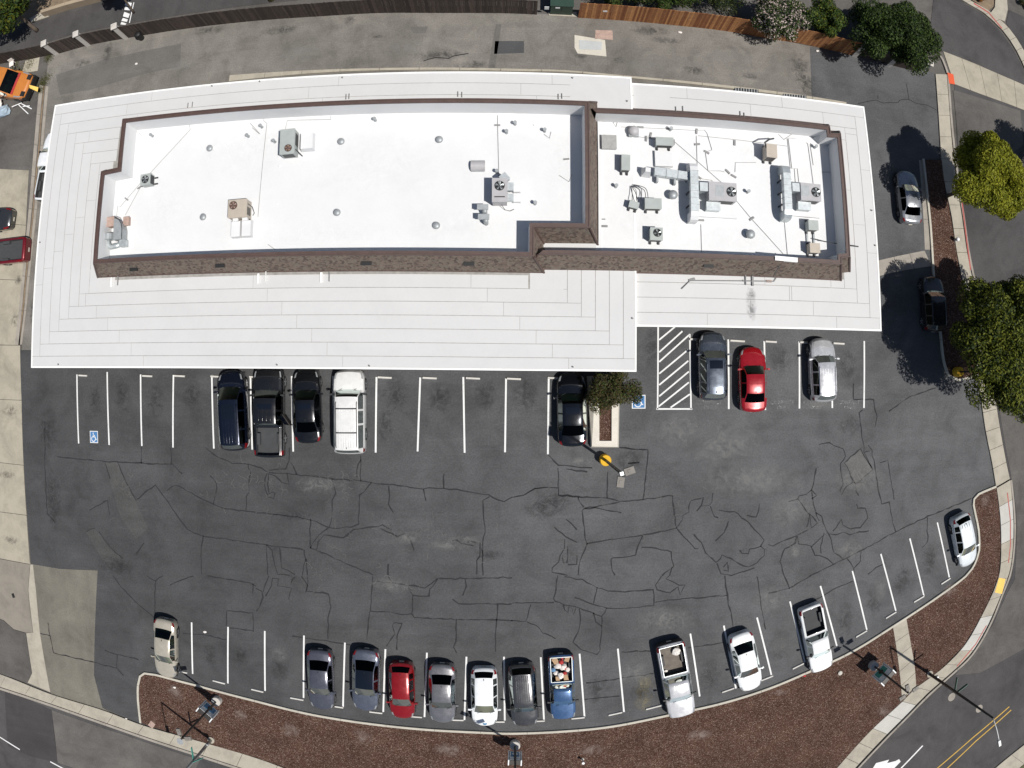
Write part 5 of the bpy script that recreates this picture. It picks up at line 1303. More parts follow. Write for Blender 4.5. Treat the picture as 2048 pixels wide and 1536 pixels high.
    if ribs:
        x0, x1 = wtop + .10, rtop - .03
        for k in range(ribs):
            y = W * st['roofw'] * .72 * ((k + .5) / ribs - .5)
            B().box((Lh - (x0 + x1) / 2 * L, y, H - .01 - abs(y) ** 2 * .06), ((x1 - x0) * L, .035, .03)).out('roof_rib', pm, t, local=True)
    if 'bed' in st:
        b0, b1 = Lh - st['bed'][0] * L, Lh - st['bed'][1] * L
        zt = tz(.8); zf = zt - .50; y1 = hw * (.86 if boxy else .82) * .925
        g = B(); g.add([(b0, -y1, zf), (b1, -y1, zf), (b1, y1, zf), (b0, y1, zf)], [(3, 2, 1, 0)]); g.out('bed_floor', bedmat, t, local=True)
        g = B()
        for (ax, ay, bx, by) in ((b0, -y1, b1, -y1), (b1, -y1, b1, y1), (b1, y1, b0, y1), (b0, y1, b0, -y1)):
            g.add([(ax, ay, zf), (bx, by, zf), (bx, by, zt - .03), (ax, ay, zt - .03)], [(0, 1, 2, 3)])
        for s in (1, -1):
            xw_ = Lh - st['wheels'][1] * L; g.box((xw_, s * (y1 - .1), zf + .12), (.8, .22, .26), 0, .92)
        g.out('bed_wall', 'bedliner' if bedmat == 'bedliner' else 'plastic_dark', t, local=True)
        if bedrail:
            for (ax, ay, bx, by) in ((b0, -y1 - .03, b1, -y1 - .03), (b0, y1 + .03, b1, y1 + .03), (b0, -y1, b0, y1), (b1, -y1, b1, y1)):
                B().tube([(ax, ay, zt + .03), (bx, by, zt + .03)], .035, 6).out('bed_rail', bedrail, t, local=True)
        t['bed_z'] = zf; t['bed_x0'] = b0; t['bed_x1'] = b1; t['bed_y'] = y1
    B().box((Lh - .02 - .0, 0, .42), (.03, .5, .11)).out('number_plate', 'white_plastic', t, local=True)
    B().box((-Lh + .01, 0, .48), (.04, .32, .14)).out('number_plate', 'pad', t, local=True)
    return t

m, nt, N, L, b = nm('black_glass'); b.inputs['Base Color'].default_value = (0.006, 0.009, 0.016, 1); b.inputs['Roughness'].default_value = 0.06; M['black_glass'] = m
m, nt, N, L, b = nm('sunshade'); b.inputs['Roughness'].default_value = 0.35; b.inputs['Metallic'].default_value = .3
L.new(ramp(N, L, noise(N, L, pos(N), 9, 4), [(.3, (.30, .48, .46)), (.7, (.62, .76, .73))]), b.inputs['Base Color']); M['sunshade'] = m

# along the building front
car('parked_minivan', 'dark navy minivan with roof grooves, leftmost in the building row', 'minivan', 'van', (463, 741), (472, 901), 1.98, (.010, .016, .036), .5, .22, glass='glass_dark', sunroof=(.42, .60), ribs=5, rails_=True)
tk = car('parked_pickup', 'black crew-cab pickup with an open rear door beside the navy minivan', 'pickup truck', 'crew', (540, 735), (541, 914), 2.02, (.013, .0135, .015), .2, .35, glass='glass_dark', sunroof=(.40, .46), ribs=4, bedrail=None, hubs='galv_dull', bumper='plastic_dark')
# open door, hinged on the right-hand side of the cab
g = B(); g.add([(-.12, -1.0, .55), (-.82, -1.52, .55), (-.82, -1.52, 1.12), (-.12, -1.0, 1.12), (-.10, -1.04, .55), (-.80, -1.56, .55), (-.80, -1.56, 1.12), (-.10, -1.04, 1.12)], [(0, 1, 2, 3), (7, 6, 5, 4), (3, 2, 6, 7), (0, 4, 5, 1), (1, 5, 6, 2), (0, 3, 7, 4)])
dr_ = g.out('open_door', 'pole_dark', tk, local=True)
g = B(); g.add([(-.14, -1.0, 1.13), (-.80, -1.5, 1.13), (-.72, -1.3, 1.62), (-.2, -.92, 1.66)], [(0, 1, 2, 3)]); g.out('door_window', 'black_glass', dr_, local=True)
car('parked_car', 'black sedan with sunroof between black pickup and white wagon', 'car', 'sedan', (613, 737), (619, 886), 1.82, (.012, .013, .016), .4, .22, glass='glass_dark', sunroof=(.47, .545), zref=.6)
car('parked_suv', 'long white sport utility wagon with black crossbars on the roof', 'suv', 'bigsuv', (700, 739), (701.5, 907), 2.0, (.70, .70, .69), .0, .35, glass='glass_dark', rails_=True, crossbars=True, ribs=7, hubs='galv_dull')
car('parked_car', 'glossy black sedan with sunroof beside the tree planter', 'car', 'sedan', (1143, 744), (1145, 893), 1.86, (.008, .010, .015), .5, .15, glass='glass_dark', sunroof=(.47, .56), H=1.47)
car('parked_suv', 'slate blue sport utility car beside the hatched bay', 'suv', 'suv', (1423, 664), (1425, 801), 1.88, (.10, .12, .155), .55, .28, glass='glass_dark', sunroof=(.42, .54), rails_=True)
car('parked_car', 'bright red sedan parked nose-in to the right of the slate blue one', 'car', 'sedan', (1503, 694), (1505, 824), 1.82, (.42, .006, .014), .2, .25, glass='glass_dark')
car('parked_suv', 'silver sport utility car with grooved roof nearest the right eave corner', 'suv', 'suv', (1641, 676), (1646, 804), 1.86, (.74, .75, .78), .4, .3, glass='glass_dark', ribs=5, rails_=True)
# right-hand edge
car('parked_car', 'silver sedan dappled by the shade of the yellow-green tree', 'car', 'sedan', (1811, 341), (1822, 449), 1.80, (.42, .44, .47), .5, .25, glass='glass_dark')
car('parked_suv', 'dark wagon wholly in the shade of the large green tree', 'suv', 'suv', (1862, 552), (1868, 664), 1.85, (.035, .035, .038), .3, .35, glass='glass_dark', rails_=True)
car('parked_car', 'white wagon parked last in the diagonal row at far right', 'car', 'hatch', (1937, 1131), (1918, 1029), 1.80, (.62, .66, .68), .1, .35, glass='glass_dark', ribs=4)
# front row, right to left
tk = car('parked_pickup', 'white single-cab pickup with an empty bed by the lamp sign', 'pickup truck', 'pickup', (1644, 1341), (1619, 1211), 1.80, (.80, .81, .81), .0, .35, glass='glass', H=1.6)
car('parked_car', 'white sedan in the diagonal row left of the white pickup', 'car', 'sedan', (1504, 1380), (1478, 1265), 1.80, (.78, .80, .80), .0, .35)
tg = car('parked_pickup', 'silver pickup carrying a white bag in its dusty bed', 'pickup truck', 'pickup', (1364, 1432), (1338, 1283), 1.95, (.85, .85, .87), .3, .3, H=1.85, bedmat='bed_dirt', bedrail='galv', ribs=3, bumper='plastic_dark')
tb = car('parked_pickup', 'small blue pickup loaded with red and white clutter', 'pickup truck', 'pickup', (1127, 1438), (1121, 1307), 1.70, (.075, .16, .34), .35, .3, H=1.55, bedrail='galv', bumper='plastic_dark')
car('parked_suv', 'charcoal sport utility car with ribbed roof beside the blue pickup', 'suv', 'suv', (1051, 1452), (1042, 1326), 1.85, (.13, .13, .135), .6, .3, glass='glass_dark', ribs=7)
wc = car('parked_car', 'white hatchback with a blue patch on its nose in front row', 'car', 'hatch', (970, 1452), (968, 1333), 1.80, (.80, .82, .83), .0, .35, glass='glass_dark', H=1.48)
B().lathe((wc.get('nose', 1.92), 0, .74), [(.17, 0), (.17, .03), (.12, .045)], 16).out('nose_patch', 'sign_blue', wc, local=True)
car('parked_car', 'light grey sedan with black rear window between red and white hatchbacks', 'car', 'sedan', (885, 1446), (884.5, 1326), 1.82, (.32, .315, .33), .55, .28, glass='glass_dark')
car('parked_car', 'red hatchback in the front row', 'car', 'hatch', (806, 1437), (803, 1323), 1.74, (.36, .008, .012), .25, .28, glass='glass_dark', H=1.5)
sh = car('parked_car', 'grey-blue sedan with black glass roof and silver sunshade', 'car', 'sedan', (731, 1422), (733.5, 1297), 1.84, (.20, .22, .275), .55, .28, glass='glass_dark', tone='black_roof')
car('parked_car', 'slate grey sedan, leftmost of the tight group in the front row', 'car', 'sedan', (645, 1420), (640, 1298), 1.82, (.17, .175, .215), .55, .28, glass='glass_dark')
car('parked_car', 'beige sedan parked alone at the left end of the front row', 'car', 'sedan', (333, 1355), (331, 1237), 1.80, (.68, .62, .51), .3, .3, glass='glass', seat='seat_tan')
# sunshade behind the windscreen of the grey-blue car
g = B(); rows_ = 9; vs = []
Ls = (S(731, 1422, .6) - S(733.5, 1297, .6)).length
for k in range(rows_):
    u = k / (rows_ - 1) * 2 - 1
    for (x, z) in ((.305, .68), (.395, .86)): vs.append((Ls / 2 - x * Ls - .10 * u * u - .07, u * .60, z * 1.45 + .012 * (k % 2)))
g.add(vs, [(2 * k, 2 * k + 1, 2 * k + 3, 2 * k + 2) for k in range(rows_ - 1)])
g.out('sunshade', 'sunshade', sh, local=True)

# neighbour's lot
car('parked_pickup', 'red pickup with a black bed cover at the left edge', 'pickup truck', 'crew', (-130, 522), (57, 499), 1.95, (.24, .012, .022), .3, .3, bedmat='bedliner')
car('parked_car', 'dark grey sedan behind the red pickup at the left edge', 'car', 'sedan', (-112, 446), (27, 438), 1.82, (.07, .075, .08), .5, .3, glass='glass_dark')
wt = car('parked_pickup', 'white pickup half hidden under the left eave', 'pickup truck', 'pickup', (117, 264), (89, 402), 1.9, (.74, .76, .78), .0, .35, glass='glass_dark', H=1.8, bumper='plastic_dark')
ot = car('tow_truck', 'orange truck with a black windscreen at the top left', 'truck', 'truck', (65, 177), (-120, 148), 2.4, (.52, .18, .03), .0, .45, glass='glass_dark', H=2.3, bumper='plastic_dark')
Lo = (S(65, 177, .6) - S(-120, 148, .6)).length
B().box((Lo / 2 - .02, 0, .75), (.16, 2.1, .55)).out('bull_bar', 'black', ot, local=True)
for s in (-1, 1): B().box((Lo / 2 - .32, s * .72, 1.26), (.42, .42, .06)).out('hood_vent', 'black', ot, local=True)
B().box((Lo / 2 - .125 * Lo + .12, 0, 1.385), (.22, 1.9, .05)).out('red_stripe', 'cloth_red', ot, local=True)
# bed cover of the red pickup
# loads in pickup beds: each a thing lying in the bed
def bed_pt(t, a, c, dz=0.0):
    x = t['bed_x0'] + (t['bed_x1'] - t['bed_x0']) * a; y = t['bed_y'] * c
    co, si = math.cos(t.rotation_euler.z), math.sin(t.rotation_euler.z)
    return Vector((t.location.x + x * co - y * si, t.location.y + x * si + y * co, t.location.z + t['bed_z'] + dz))
def blob(c, r, seed, sq=(1, 1, .6), n=10, m=6):
    q = random.Random(seed); vs = [(c[0], c[1], c[2] + r * sq[2])]; fs = []
    for i in range(1, m):
        for k in range(n):
            a = math.pi * i / m; b_ = 2 * math.pi * k / n; rr = r * q.uniform(.72, 1.15)
            vs.append((c[0] + rr * math.sin(a) * math.cos(b_) * sq[0], c[1] + rr * math.sin(a) * math.sin(b_) * sq[1], c[2] + r * math.cos(a) * sq[2] * q.uniform(.8, 1.1)))
    vs.append((c[0], c[1], c[2] - r * sq[2]))
    for k in range(n): fs.append((0, 1 + k, 1 + (k + 1) % n)); fs.append((len(vs) - 1, 1 + (m - 2) * n + (k + 1) % n, 1 + (m - 2) * n + k))
    for i in range(m - 2):
        for k in range(n): fs.append((1 + i * n + k, 1 + (i + 1) * n + k, 1 + (i + 1) * n + (k + 1) % n, 1 + i * n + (k + 1) % n))
    return vs, fs
p = bed_pt(tg, .72, .42, .16); v, f = blob(p, .30, 3)
tag(mesh('plastic_bag', v, f, 'cloth_white'), 'crumpled white bag lying in the silver pickup bed', 'bag')
p = bed_pt(tg, .12, -.75, .07); v, f = blob(p, .16, 4, (1, .6, .5))
tag(mesh('rag', v, f, 'cloth_white'), 'small pale rag near the cab in the silver pickup bed', 'rag')
q = random.Random(11)
LD = [('bag', 'white', .55, .2, .28), ('bag', 'white', .62, -.35, .25), ('bag', 'white', .25, -.1, .27), ('bag', 'white', .42, .62, .2), ('bag', 'white', .35, -.55, .2), ('bag', 'red', .8, .0, .2), ('bag', 'red', .5, .35, .16), ('bag', 'red', .3, .3, .15), ('bag', 'blue', .5, -.8, .18), ('bag', 'red', .9, .1, .15)]
WORDS = ['largest white bundle near the middle', 'white bundle on the right side', 'white bundle near the cab', 'small white bundle on the left side', 'small white bundle by the cab corner', 'red bundle near the tailgate', 'red bundle between white ones', 'small red bundle near the cab', 'blue bundle against the bed side', 'small red bundle at the tailgate']
for k, (nm_, cl, a, c_, r_) in enumerate(LD):
    p = bed_pt(tb, a, c_, .2 + .15 * (k % 3)); v, f = blob(p, r_ * .9, 20 + k, (1, 1, .7))
    tag(mesh('bundle', v, f, 'cloth_' + cl), '%s of the blue pickup load' % WORDS[k], 'bundle', 'clutter in the blue pickup')
for k, (a, c_, w, d_, rz) in enumerate(((.12, .4, .5, .3, .2), (.85, -.55, .45, .35, .5), (.9, .6, .4, .3, -.3), (.1, -.4, .4, .25, .1))):
    p = bed_pt(tb, a, c_, .3); o = B().box(p, (w, d_, .25), rz + tb.rotation_euler.z).out('cardboard_box', 'cardboard')
    tag(o, '%s cardboard box in the blue pickup load' % ('left front', 'right rear', 'left rear', 'right front')[k], 'box', 'clutter in the blue pickup')
# tools in the white pickup under the eave
for k, (a, c_, mt, w, d_, nm_, lb) in enumerate(((.25, -.5, 'orange_plastic', .35, .25, 'tool_case', 'orange tool case in the half-hidden white pickup'), (.55, -.4, 'cloth_red', .45, .3, 'jerry_can', 'red fuel can in the half-hidden white pickup'), (.8, -.35, 'cloth_red', .3, .3, 'crate', 'small red crate in the half-hidden white pickup'))):
    p = bed_pt(wt, a, c_, .45); g = B(); g.box(p, (w, d_, .4), .2, .9); g.box((p.x, p.y, p.z + .22), (w * .5, .06, .05), .2)
    tag(g.out(nm_, mt), lb, nm_.replace('_', ' '))
a, b_ = bed_pt(wt, .1, -.95, .55), bed_pt(wt, .95, -.95, .6)
tag(B().tube([a, b_], .04, 6).out('timber_pole', 'wood_pale'), 'pale timber pole along the half-hidden white pickup bed', 'pole')

# ------------------------------------------------------------------ wheel stops
proto = None
def stop(cx, cy, ang_px, w, label, grp):
    """ang_px: direction along the stop on the plan (dx, dy)"""
    global proto
    p = S(cx, cy); q = S(cx + ang_px[0], cy + ang_px[1]); rz = math.atan2(q.y - p.y, q.x - p.x)
    if proto is None:
        g = B(); pr = [(-.075, 0), (.075, 0), (.06, .075), (.045, .11), (-.045, .11), (-.06, .075)]
        vs = [(-.5, y, z) for y, z in pr] + [(.5, y, z) for y, z in pr]; n = 6
        g.add(vs, [tuple(range(n)), tuple(range(n, 2 * n))[::-1]] + [(i, i + n, (i + 1) % n + n, (i + 1) % n) for i in range(n)])
        proto = g.out('wheel_stop', 'stop'); o = proto
    else:
        o = proto.copy(); COL.objects.link(o)
    o.location = (p.x, p.y, .012); o.rotation_euler = (0, 0, rz); o.scale = (w, 1, 1)
    tag(o, label, 'wheel stop', grp)
for k, (x, y, w) in enumerate([(166, 751, .75), (295, 752, .8), (360, 752, .8), (433, 753, .8), (511, 754, .8), (769.5, 755, .9), (859, 756, .9), (945.5, 756.5, .9), (1028, 757.5, .9), (1110, 756, .9)]):
    stop(x, y, (10, .5), w, '%s white wheel stop from the left under the building front' % ORD[k], 'wheel stops along the building')
for k, (x, y, w) in enumerate([(1391, 679, .8), (1474, 682, 1.0), (1541, 683.5, .8), (1610, 685, .8), (1677, 687, .85)]):
    stop(x, y, (10, .6), w, '%s wheel stop right of the hatched bay' % ORD[k], 'wheel stops of the right bays')
for k, (x, y, dx, dy, w) in enumerate([(366, 1344, 10, 2, .7), (438, 1364, 10, 2.6, .95), (515, 1381, 10, 2.4, .9), (594, 1397.5, 10, 1.8, .95), (674, 1413, 10, 1.6, .9), (752, 1424.5, 10, 1.2, .9), (831, 1433, 10, .8, .9), (914, 1439.5, 10, .3, .9), (996, 1443, 10, 0, .9), (1076, 1441.5, 10, -.4, .9), (1156, 1435.5, 10, -1, .9), (1230.5, 1427, 10, -2.2, .95), (1308, 1414, 10, -2.6, 1.15), (1456, 1380, 10, -3.5, .9), (1534, 1356, 10, -4, .9), (1596, 1332, 10, -5, .9), (1722.5, 1267.5, 10, -6, .95), (1781.5, 1230, 10, -6.2, .95), (1837.5, 1198, 10, -6, .95), (1891, 1162, 10, -6.5, .9)]):
    stop(x, y, (dx, dy), w, '%s wheel stop from the left along the curved bark bed' % ORD[k], 'wheel stops along the bark bed')

# ------------------------------------------------------------------ planter
pl = thing('tree_planter', 'cream concrete planter box with bark at the end of building row', 'planter', S(1210, 830))
ob = [S2(1174, 752), S2(1240, 752), S2(1237.5, 895), S2(1181, 895)]
ot_ = [S2(1192, 752, .55), S2(1238.5, 752, .55), S2(1235, 894, .55), S2(1184, 893, .55)]
it_ = [S2(1199, 757, .55), S2(1224, 757, .55), S2(1223.5, 882, .55), S2(1199, 882, .55)]
def wallring(lo, hi, inn, z1):
    g = B(); n = 4
    vs = [(x, y, 0) for x, y in lo] + [(x, y, z1) for x, y in hi] + [(x, y, z1) for x, y in inn] + [(x, y, .3) for x, y in inn]
    fs = []
    for i in range(n):
        j = (i + 1) % n
        fs += [(i, i + n, j + n, j), (i + n, i + 2 * n, j + 2 * n, j + n), (i + 2 * n, i + 3 * n, j + 3 * n, j + 2 * n)]
    g.add(vs, fs); return g
wallring(ob[::-1], ot_[::-1], it_[::-1], .55).out('planter_wall', 'planter', pl)
B().prism([(x, y) for x, y in it_], .3, .42).out('bark_fill', 'bark', pl)

# ------------------------------------------------------------------ trees
def leaves(centre, rad, n, size, seed, lobes=28, lobe_r=.36, mats=('leaf_green', 'leaf_green_d'), parent=None, frac=.3, name='crown', flat=1.0, inner=.28, up=.35):
    q = random.Random(seed)
    C_ = []
    for k in range(lobes):
        while True:
            d = Vector((q.gauss(0, 1), q.gauss(0, 1), q.gauss(0, 1)))
            if d.length > .1: break
        d.normalize(); rr = q.uniform(.45, .82) if q.random() > inner else q.uniform(.1, .4)
        C_.append((Vector((d.x * rad[0] * rr, d.y * rad[1] * rr, d.z * rad[2] * rr)), q.uniform(.65, 1.25) * lobe_r * min(rad[0], rad[1])))
    vs = []; fs = []; mi = []
    for k in range(n):
        c, r = C_[k % lobes]
        d = Vector((q.gauss(0, 1), q.gauss(0, 1), q.gauss(0, 1) + up)); d.normalize()
        p = Vector(centre) + c + d * r * (q.random() ** .2) * Vector((1, 1, flat)).length / 1.732
        nrm = (d + Vector((q.uniform(-1.1, 1.1), q.uniform(-1.1, 1.1), q.uniform(-.7, 1.0)))).normalized()
        a = nrm.orthogonal().normalized(); b_ = nrm.cross(a)
        t_ = q.uniform(0, 6.28); u = a * math.cos(t_) + b_ * math.sin(t_); w = nrm.cross(u)
        s = size * q.uniform(.6, 1.35); i = len(vs)
        vs += [p - u * s, p - w * s * .45 + u * s * .1 + nrm * s * .12, p + u * s, p + w * s * .45 + u * s * .1 + nrm * s * .12]
        fs.append((i, i + 1, i + 2, i + 3)); mi.append(0 if q.random() > frac else (1 if len(mats) < 3 or q.random() < .5 else 2))
    o = mesh(name, vs, fs, list(mats), parent)
    o.data.polygons.foreach_set('material_index', mi); o.data.update()
    return o, C_

def tree(name, label, cat, base, zc, rad, n, size, seed, mats, trunk_r=.18, lean=(0, 0), grp='trees and shrubs', lobes=30, lobe_r=.36, frac=.3, limbs=6):
    b0 = S(*base); t = thing(name, label, cat, b0, 0, grp)
    c = Vector((b0.x + lean[0], b0.y + lean[1], zc))
    _, C_ = leaves(c, rad, n, size, seed, lobes, lobe_r, mats, t, frac)
    top = c - Vector((0, 0, rad[2] * .35))
    B().tube(smooth_path([b0 - Vector((0, 0, .1)), b0.lerp(top, .5) + Vector((.08, -.06, 0)), top], .6), trunk_r, 8, trunk_r * .5).out('trunk', 'trunk', t, smooth=True)
    q = random.Random(seed + 1)
    for k in range(limbs):
        cc, r = C_[k * max(1, len(C_) // limbs) % len(C_)]
        e = c + cc; s0 = b0.lerp(top, .62 + .3 * q.random())
        B().tube(smooth_path([s0, s0.lerp(e, .5) + Vector((0, 0, .15)), e], .5), trunk_r * .4, 6, trunk_r * .12).out('limb', 'trunk', t, smooth=True)
    return t

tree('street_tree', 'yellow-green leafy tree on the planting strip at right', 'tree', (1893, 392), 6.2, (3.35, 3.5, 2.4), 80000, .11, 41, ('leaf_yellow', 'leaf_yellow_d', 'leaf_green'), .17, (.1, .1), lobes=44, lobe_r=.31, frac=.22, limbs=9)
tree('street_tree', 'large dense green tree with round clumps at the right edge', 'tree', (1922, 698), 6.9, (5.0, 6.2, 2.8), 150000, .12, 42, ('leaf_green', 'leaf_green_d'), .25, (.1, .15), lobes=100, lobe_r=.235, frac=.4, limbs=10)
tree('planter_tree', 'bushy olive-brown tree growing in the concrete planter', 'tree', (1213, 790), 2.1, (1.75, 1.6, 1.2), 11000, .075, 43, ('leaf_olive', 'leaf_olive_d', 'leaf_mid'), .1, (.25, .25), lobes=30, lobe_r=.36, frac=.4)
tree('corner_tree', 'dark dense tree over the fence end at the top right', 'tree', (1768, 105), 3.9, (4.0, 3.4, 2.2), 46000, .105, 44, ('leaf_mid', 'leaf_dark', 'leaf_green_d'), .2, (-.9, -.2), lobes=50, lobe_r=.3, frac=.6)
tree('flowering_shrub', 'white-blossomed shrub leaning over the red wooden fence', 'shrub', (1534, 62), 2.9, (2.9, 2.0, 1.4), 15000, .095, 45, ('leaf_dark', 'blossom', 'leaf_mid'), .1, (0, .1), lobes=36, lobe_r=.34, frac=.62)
tree('fence_shrub', 'bright green shrub between the blossoming shrub and dark tree', 'shrub', (1632, 72), 2.7, (1.6, 1.7, 1.2), 9000, .10, 46, ('leaf_mid', 'leaf_dark', 'leaf_green'), .09, (0, .2), lobes=26, lobe_r=.36, frac=.4)
for k, (x, y, s, mt) in enumerate(((1215, 14, 1.1, 'leaf_mid'), (1270, 15, 1.1, 'leaf_dark'), (1325, 18, 1.2, 'leaf_mid'), (1380, 22, 1.2, 'leaf_mid'), (1432, 26, 1.2, 'leaf_dark'))):
    tree('hedge_shrub', '%s leafy shrub from the left behind the red wooden fence' % ORD[k], 'shrub', (x, y - 8), 1.9, (s * 1.35, s * 1.2, 1.0), 4600, .085, 60 + k, (mt, 'leaf_dark', 'grass'), .06, (0, .1), lobes=16, lobe_r=.42, frac=.4, limbs=3)
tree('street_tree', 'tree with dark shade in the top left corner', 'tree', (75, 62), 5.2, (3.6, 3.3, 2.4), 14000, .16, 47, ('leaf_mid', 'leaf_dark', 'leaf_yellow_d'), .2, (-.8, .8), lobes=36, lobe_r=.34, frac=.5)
tree('street_tree', 'small tree by the crossing at the top left', 'tree', (268, 26), 4.8, (1.7, 1.6, 1.0), 5000, .14, 48, ('leaf_mid', 'leaf_dark'), .1, (0, .6), lobes=16, lobe_r=.4, frac=.5)
tree('orange_shrub', 'rust-orange shrub in the soil beyond the side road', 'shrub', (1952, -2), .6, (.75, .6, .45), 2600, .07, 49, ('leaf_orange', 'leaf_olive'), .05, (0, 0), lobes=14, lobe_r=.45, frac=.25, limbs=3)
tree('verge_shrub', 'brown-green shrub at the top right corner', 'shrub', (2052, 12), .6, (1.1, .9, .5), 2600, .08, 50, ('leaf_olive', 'leaf_dark'), .05, (0, 0), lobes=14, lobe_r=.45, frac=.4, limbs=3)
for k, (x, y) in enumerate(((545, -6), (600, -8), (660, -12))):
    tree('verge_shrub', '%s dry yellowish shrub behind the dark fence' % ORD[k], 'shrub', (x, y), .5, (.9, .6, .4), 1500, .08, 70 + k, ('leaf_olive', 'grass'), .04, (0, 0), lobes=10, lobe_r=.45, frac=.5, limbs=2)
tree('street_tree', 'tree whose dark edge shows at the right border', 'tree', (2058, 318), 5.0, (1.8, 2.2, 1.6), 5000, .14, 51, ('leaf_dark', 'leaf_green_d'), .14, (.3, .2), lobes=20, lobe_r=.38, frac=.4)

# dry weeds by the gutter and neighbour's corner
def weeds(pts, n, seed, mt, label):
    q = random.Random(seed); vs = []; fs = []
    for k in range(n):
        x, y, r = pts[k % len(pts)]
        p = S(x, y) + Vector((q.gauss(0, r), q.gauss(0, r), 0)); h = q.uniform(.05, .18); a = q.uniform(0, 6.28); i = len(vs)
        vs += [p + Vector((math.cos(a) * .02, math.sin(a) * .02, 0)), p - Vector((math.cos(a) * .02, math.sin(a) * .02, 0)), p + Vector((q.uniform(-.1, .1), q.uniform(-.1, .1), h))]
        fs.append((i, i + 1, i + 2))
    o = mesh('weeds', vs, fs, mt); tag(o, label, 'weeds', kind='stuff')
weeds([(30, 132, .35), (40, 145, .3), (84, 170, .25), (92, 160, .3), (60, 128, .3), (98, 116, .25), (20, 150, .3), (82, 182, .15)], 3500, 9, 'grass', 'weeds along the fence foot and gutter at top left')

# ------------------------------------------------------------------ fences
def fence(name, label, base, h, mat, bw=.145, posts=True):
    P = smooth_path([S(*p) for p in base], .6); L_ = sum((P[i] - P[i - 1]).length for i in range(1, len(P)))
    t = thing(name, label, 'fence', P[0]); o0 = ORIGIN[t.name]
    n = int(L_ / bw); src = None; q = random.Random(len(name))
    for k in range(n):
        a, c = along(P, (k + .5) / n), along(P, min(1, (k + .9) / n)); d = (c - a).normalized(); rz = math.atan2(d.y, d.x)
        if src is None:
            src = B().box((0, 0, h / 2), (bw - .008, .022, h)).out('board', mat, t, local=True); o = src
        else:
            o = src.copy(); COL.objects.link(o); o.parent = t
        o.location = a - o0; o.rotation_euler = (0, 0, rz); o.scale = (1, 1, q.uniform(.985, 1.015)); o.location.x += q.uniform(-.006, .006); o.location.y += q.uniform(-.006, .006)
    for z in (.35, h - .3):
        v, f = ribbon_vf([p + Vector((0, .05, 0)) for p in P], .04, z); B().tube([p + Vector((0, .06, z)) for p in P], .04, 4).out('rail', mat, t)
    return t, P
FB = [(-40, 137), (0, 128), (50, 120), (102, 110), (117, 107.5), (180, 90), (255, 76), (380, 56), (512, 41), (640, 32), (762, 25.5), (880, 25.5), (1024, 26.5), (1074, 29)]
ft, FP = fence('board_fence', 'long dark brown board fence with pale pillars along the alley', FB, 2.25, 'dark_boards')
for (x, y) in ((115, 107), (178, 89.5), (253, 75.5)):
    b0 = S(x, y); pt = B(); pt.box((b0.x, b0.y, 1.2), (.36, .36, 2.4), .2); po = pt.out('pillar', 'pillar', ft)
    g = B(); g.box((b0.x, b0.y, 2.44), (.52, .52, .09), .2); g.box((b0.x, b0.y, 2.52), (.34, .34, .08), .2, .5); g.out('pillar_cap', 'pillar', po)
rt, RP = fence('board_fence', 'orange-red wooden board fence behind the alley', [(1156, 35), (1230, 39.5), (1299, 45), (1360, 51), (1424, 58), (1480, 66), (1536, 77), (1598, 86), (1658, 99), (1704, 110)], 2.45, 'red_boards')
c = S(1209, 25, .9); B().box((c.x, c.y - .1, 1.35), (.3, .03, .22)).out('notice', 'sign_white', rt)
c = S(1092, 18); B().box((c.x, S(1092, 29).y - .05, 1.2), (.3, .03, .42)).out('notice', 'sign_white', ft)
# corner pillars of the entrance
et = thing('entrance_fence', 'short dark fence with pale pillars under the dark tree', 'fence', S(1790, 130))
for (x, y) in ((1708, 110), (1777, 129), (1838, 144)):
    b0 = S(x, y); po = B().box((b0.x, b0.y, 1.05), (.36, .36, 2.1), -.25).out('pillar', 'pillar', et)
    g = B(); g.box((b0.x, b0.y, 2.14), (.5, .5, .09), -.25); g.box((b0.x, b0.y, 2.22), (.32, .32, .08), -.25, .5); g.out('pillar_cap', 'pillar', po)
src = None
for k in range(26):
    for a, c in (((1712, 111), (1774, 128)), ((1781, 130), (1834, 143))):
        p = S(a[0] + (c[0] - a[0]) * (k + .5) / 26, a[1] + (c[1] - a[1]) * (k + .5) / 26)
        if src is None: src = B().box((0, 0, .9), (.1, .02, 1.8)).out('board', 'dark_boards', et, local=True); o = src
        else: o = src.copy(); COL.objects.link(o); o.parent = et
        o.location = p - ORIGIN[et.name]; o.rotation_euler = (0, 0, -.25)
# green utility cabinet in the fence gap
t = thing('utility_cabinet', 'dark green metal utility cabinet in the gap between fences', 'cabinet', S(1122, 20))
B().box(S(1122, 19) + Vector((0, 0, .75)), (1.5, .9, 1.5), -.03).out('body', 'green_metal', t); B().box(S(1122, 19) + Vector((0, 0, 1.53)), (1.6, 1.0, .06), -.03).out('lid', 'green_metal', t)
B().box(S(1122, 19) + Vector((0, -.46, 1.1)), (.02, .03, .7), -.03).out('door_gap', 'black', t); B().box(S(1122, 19) + Vector((-.3, -.47, 1.2)), (.3, .02, .16), -.03).out('notice', 'sign_white', t)
slab('concrete_pad', [(1096, 24), (1152, 24), (1156, 34), (1098, 31)], 0, .06, 'walk', alley)
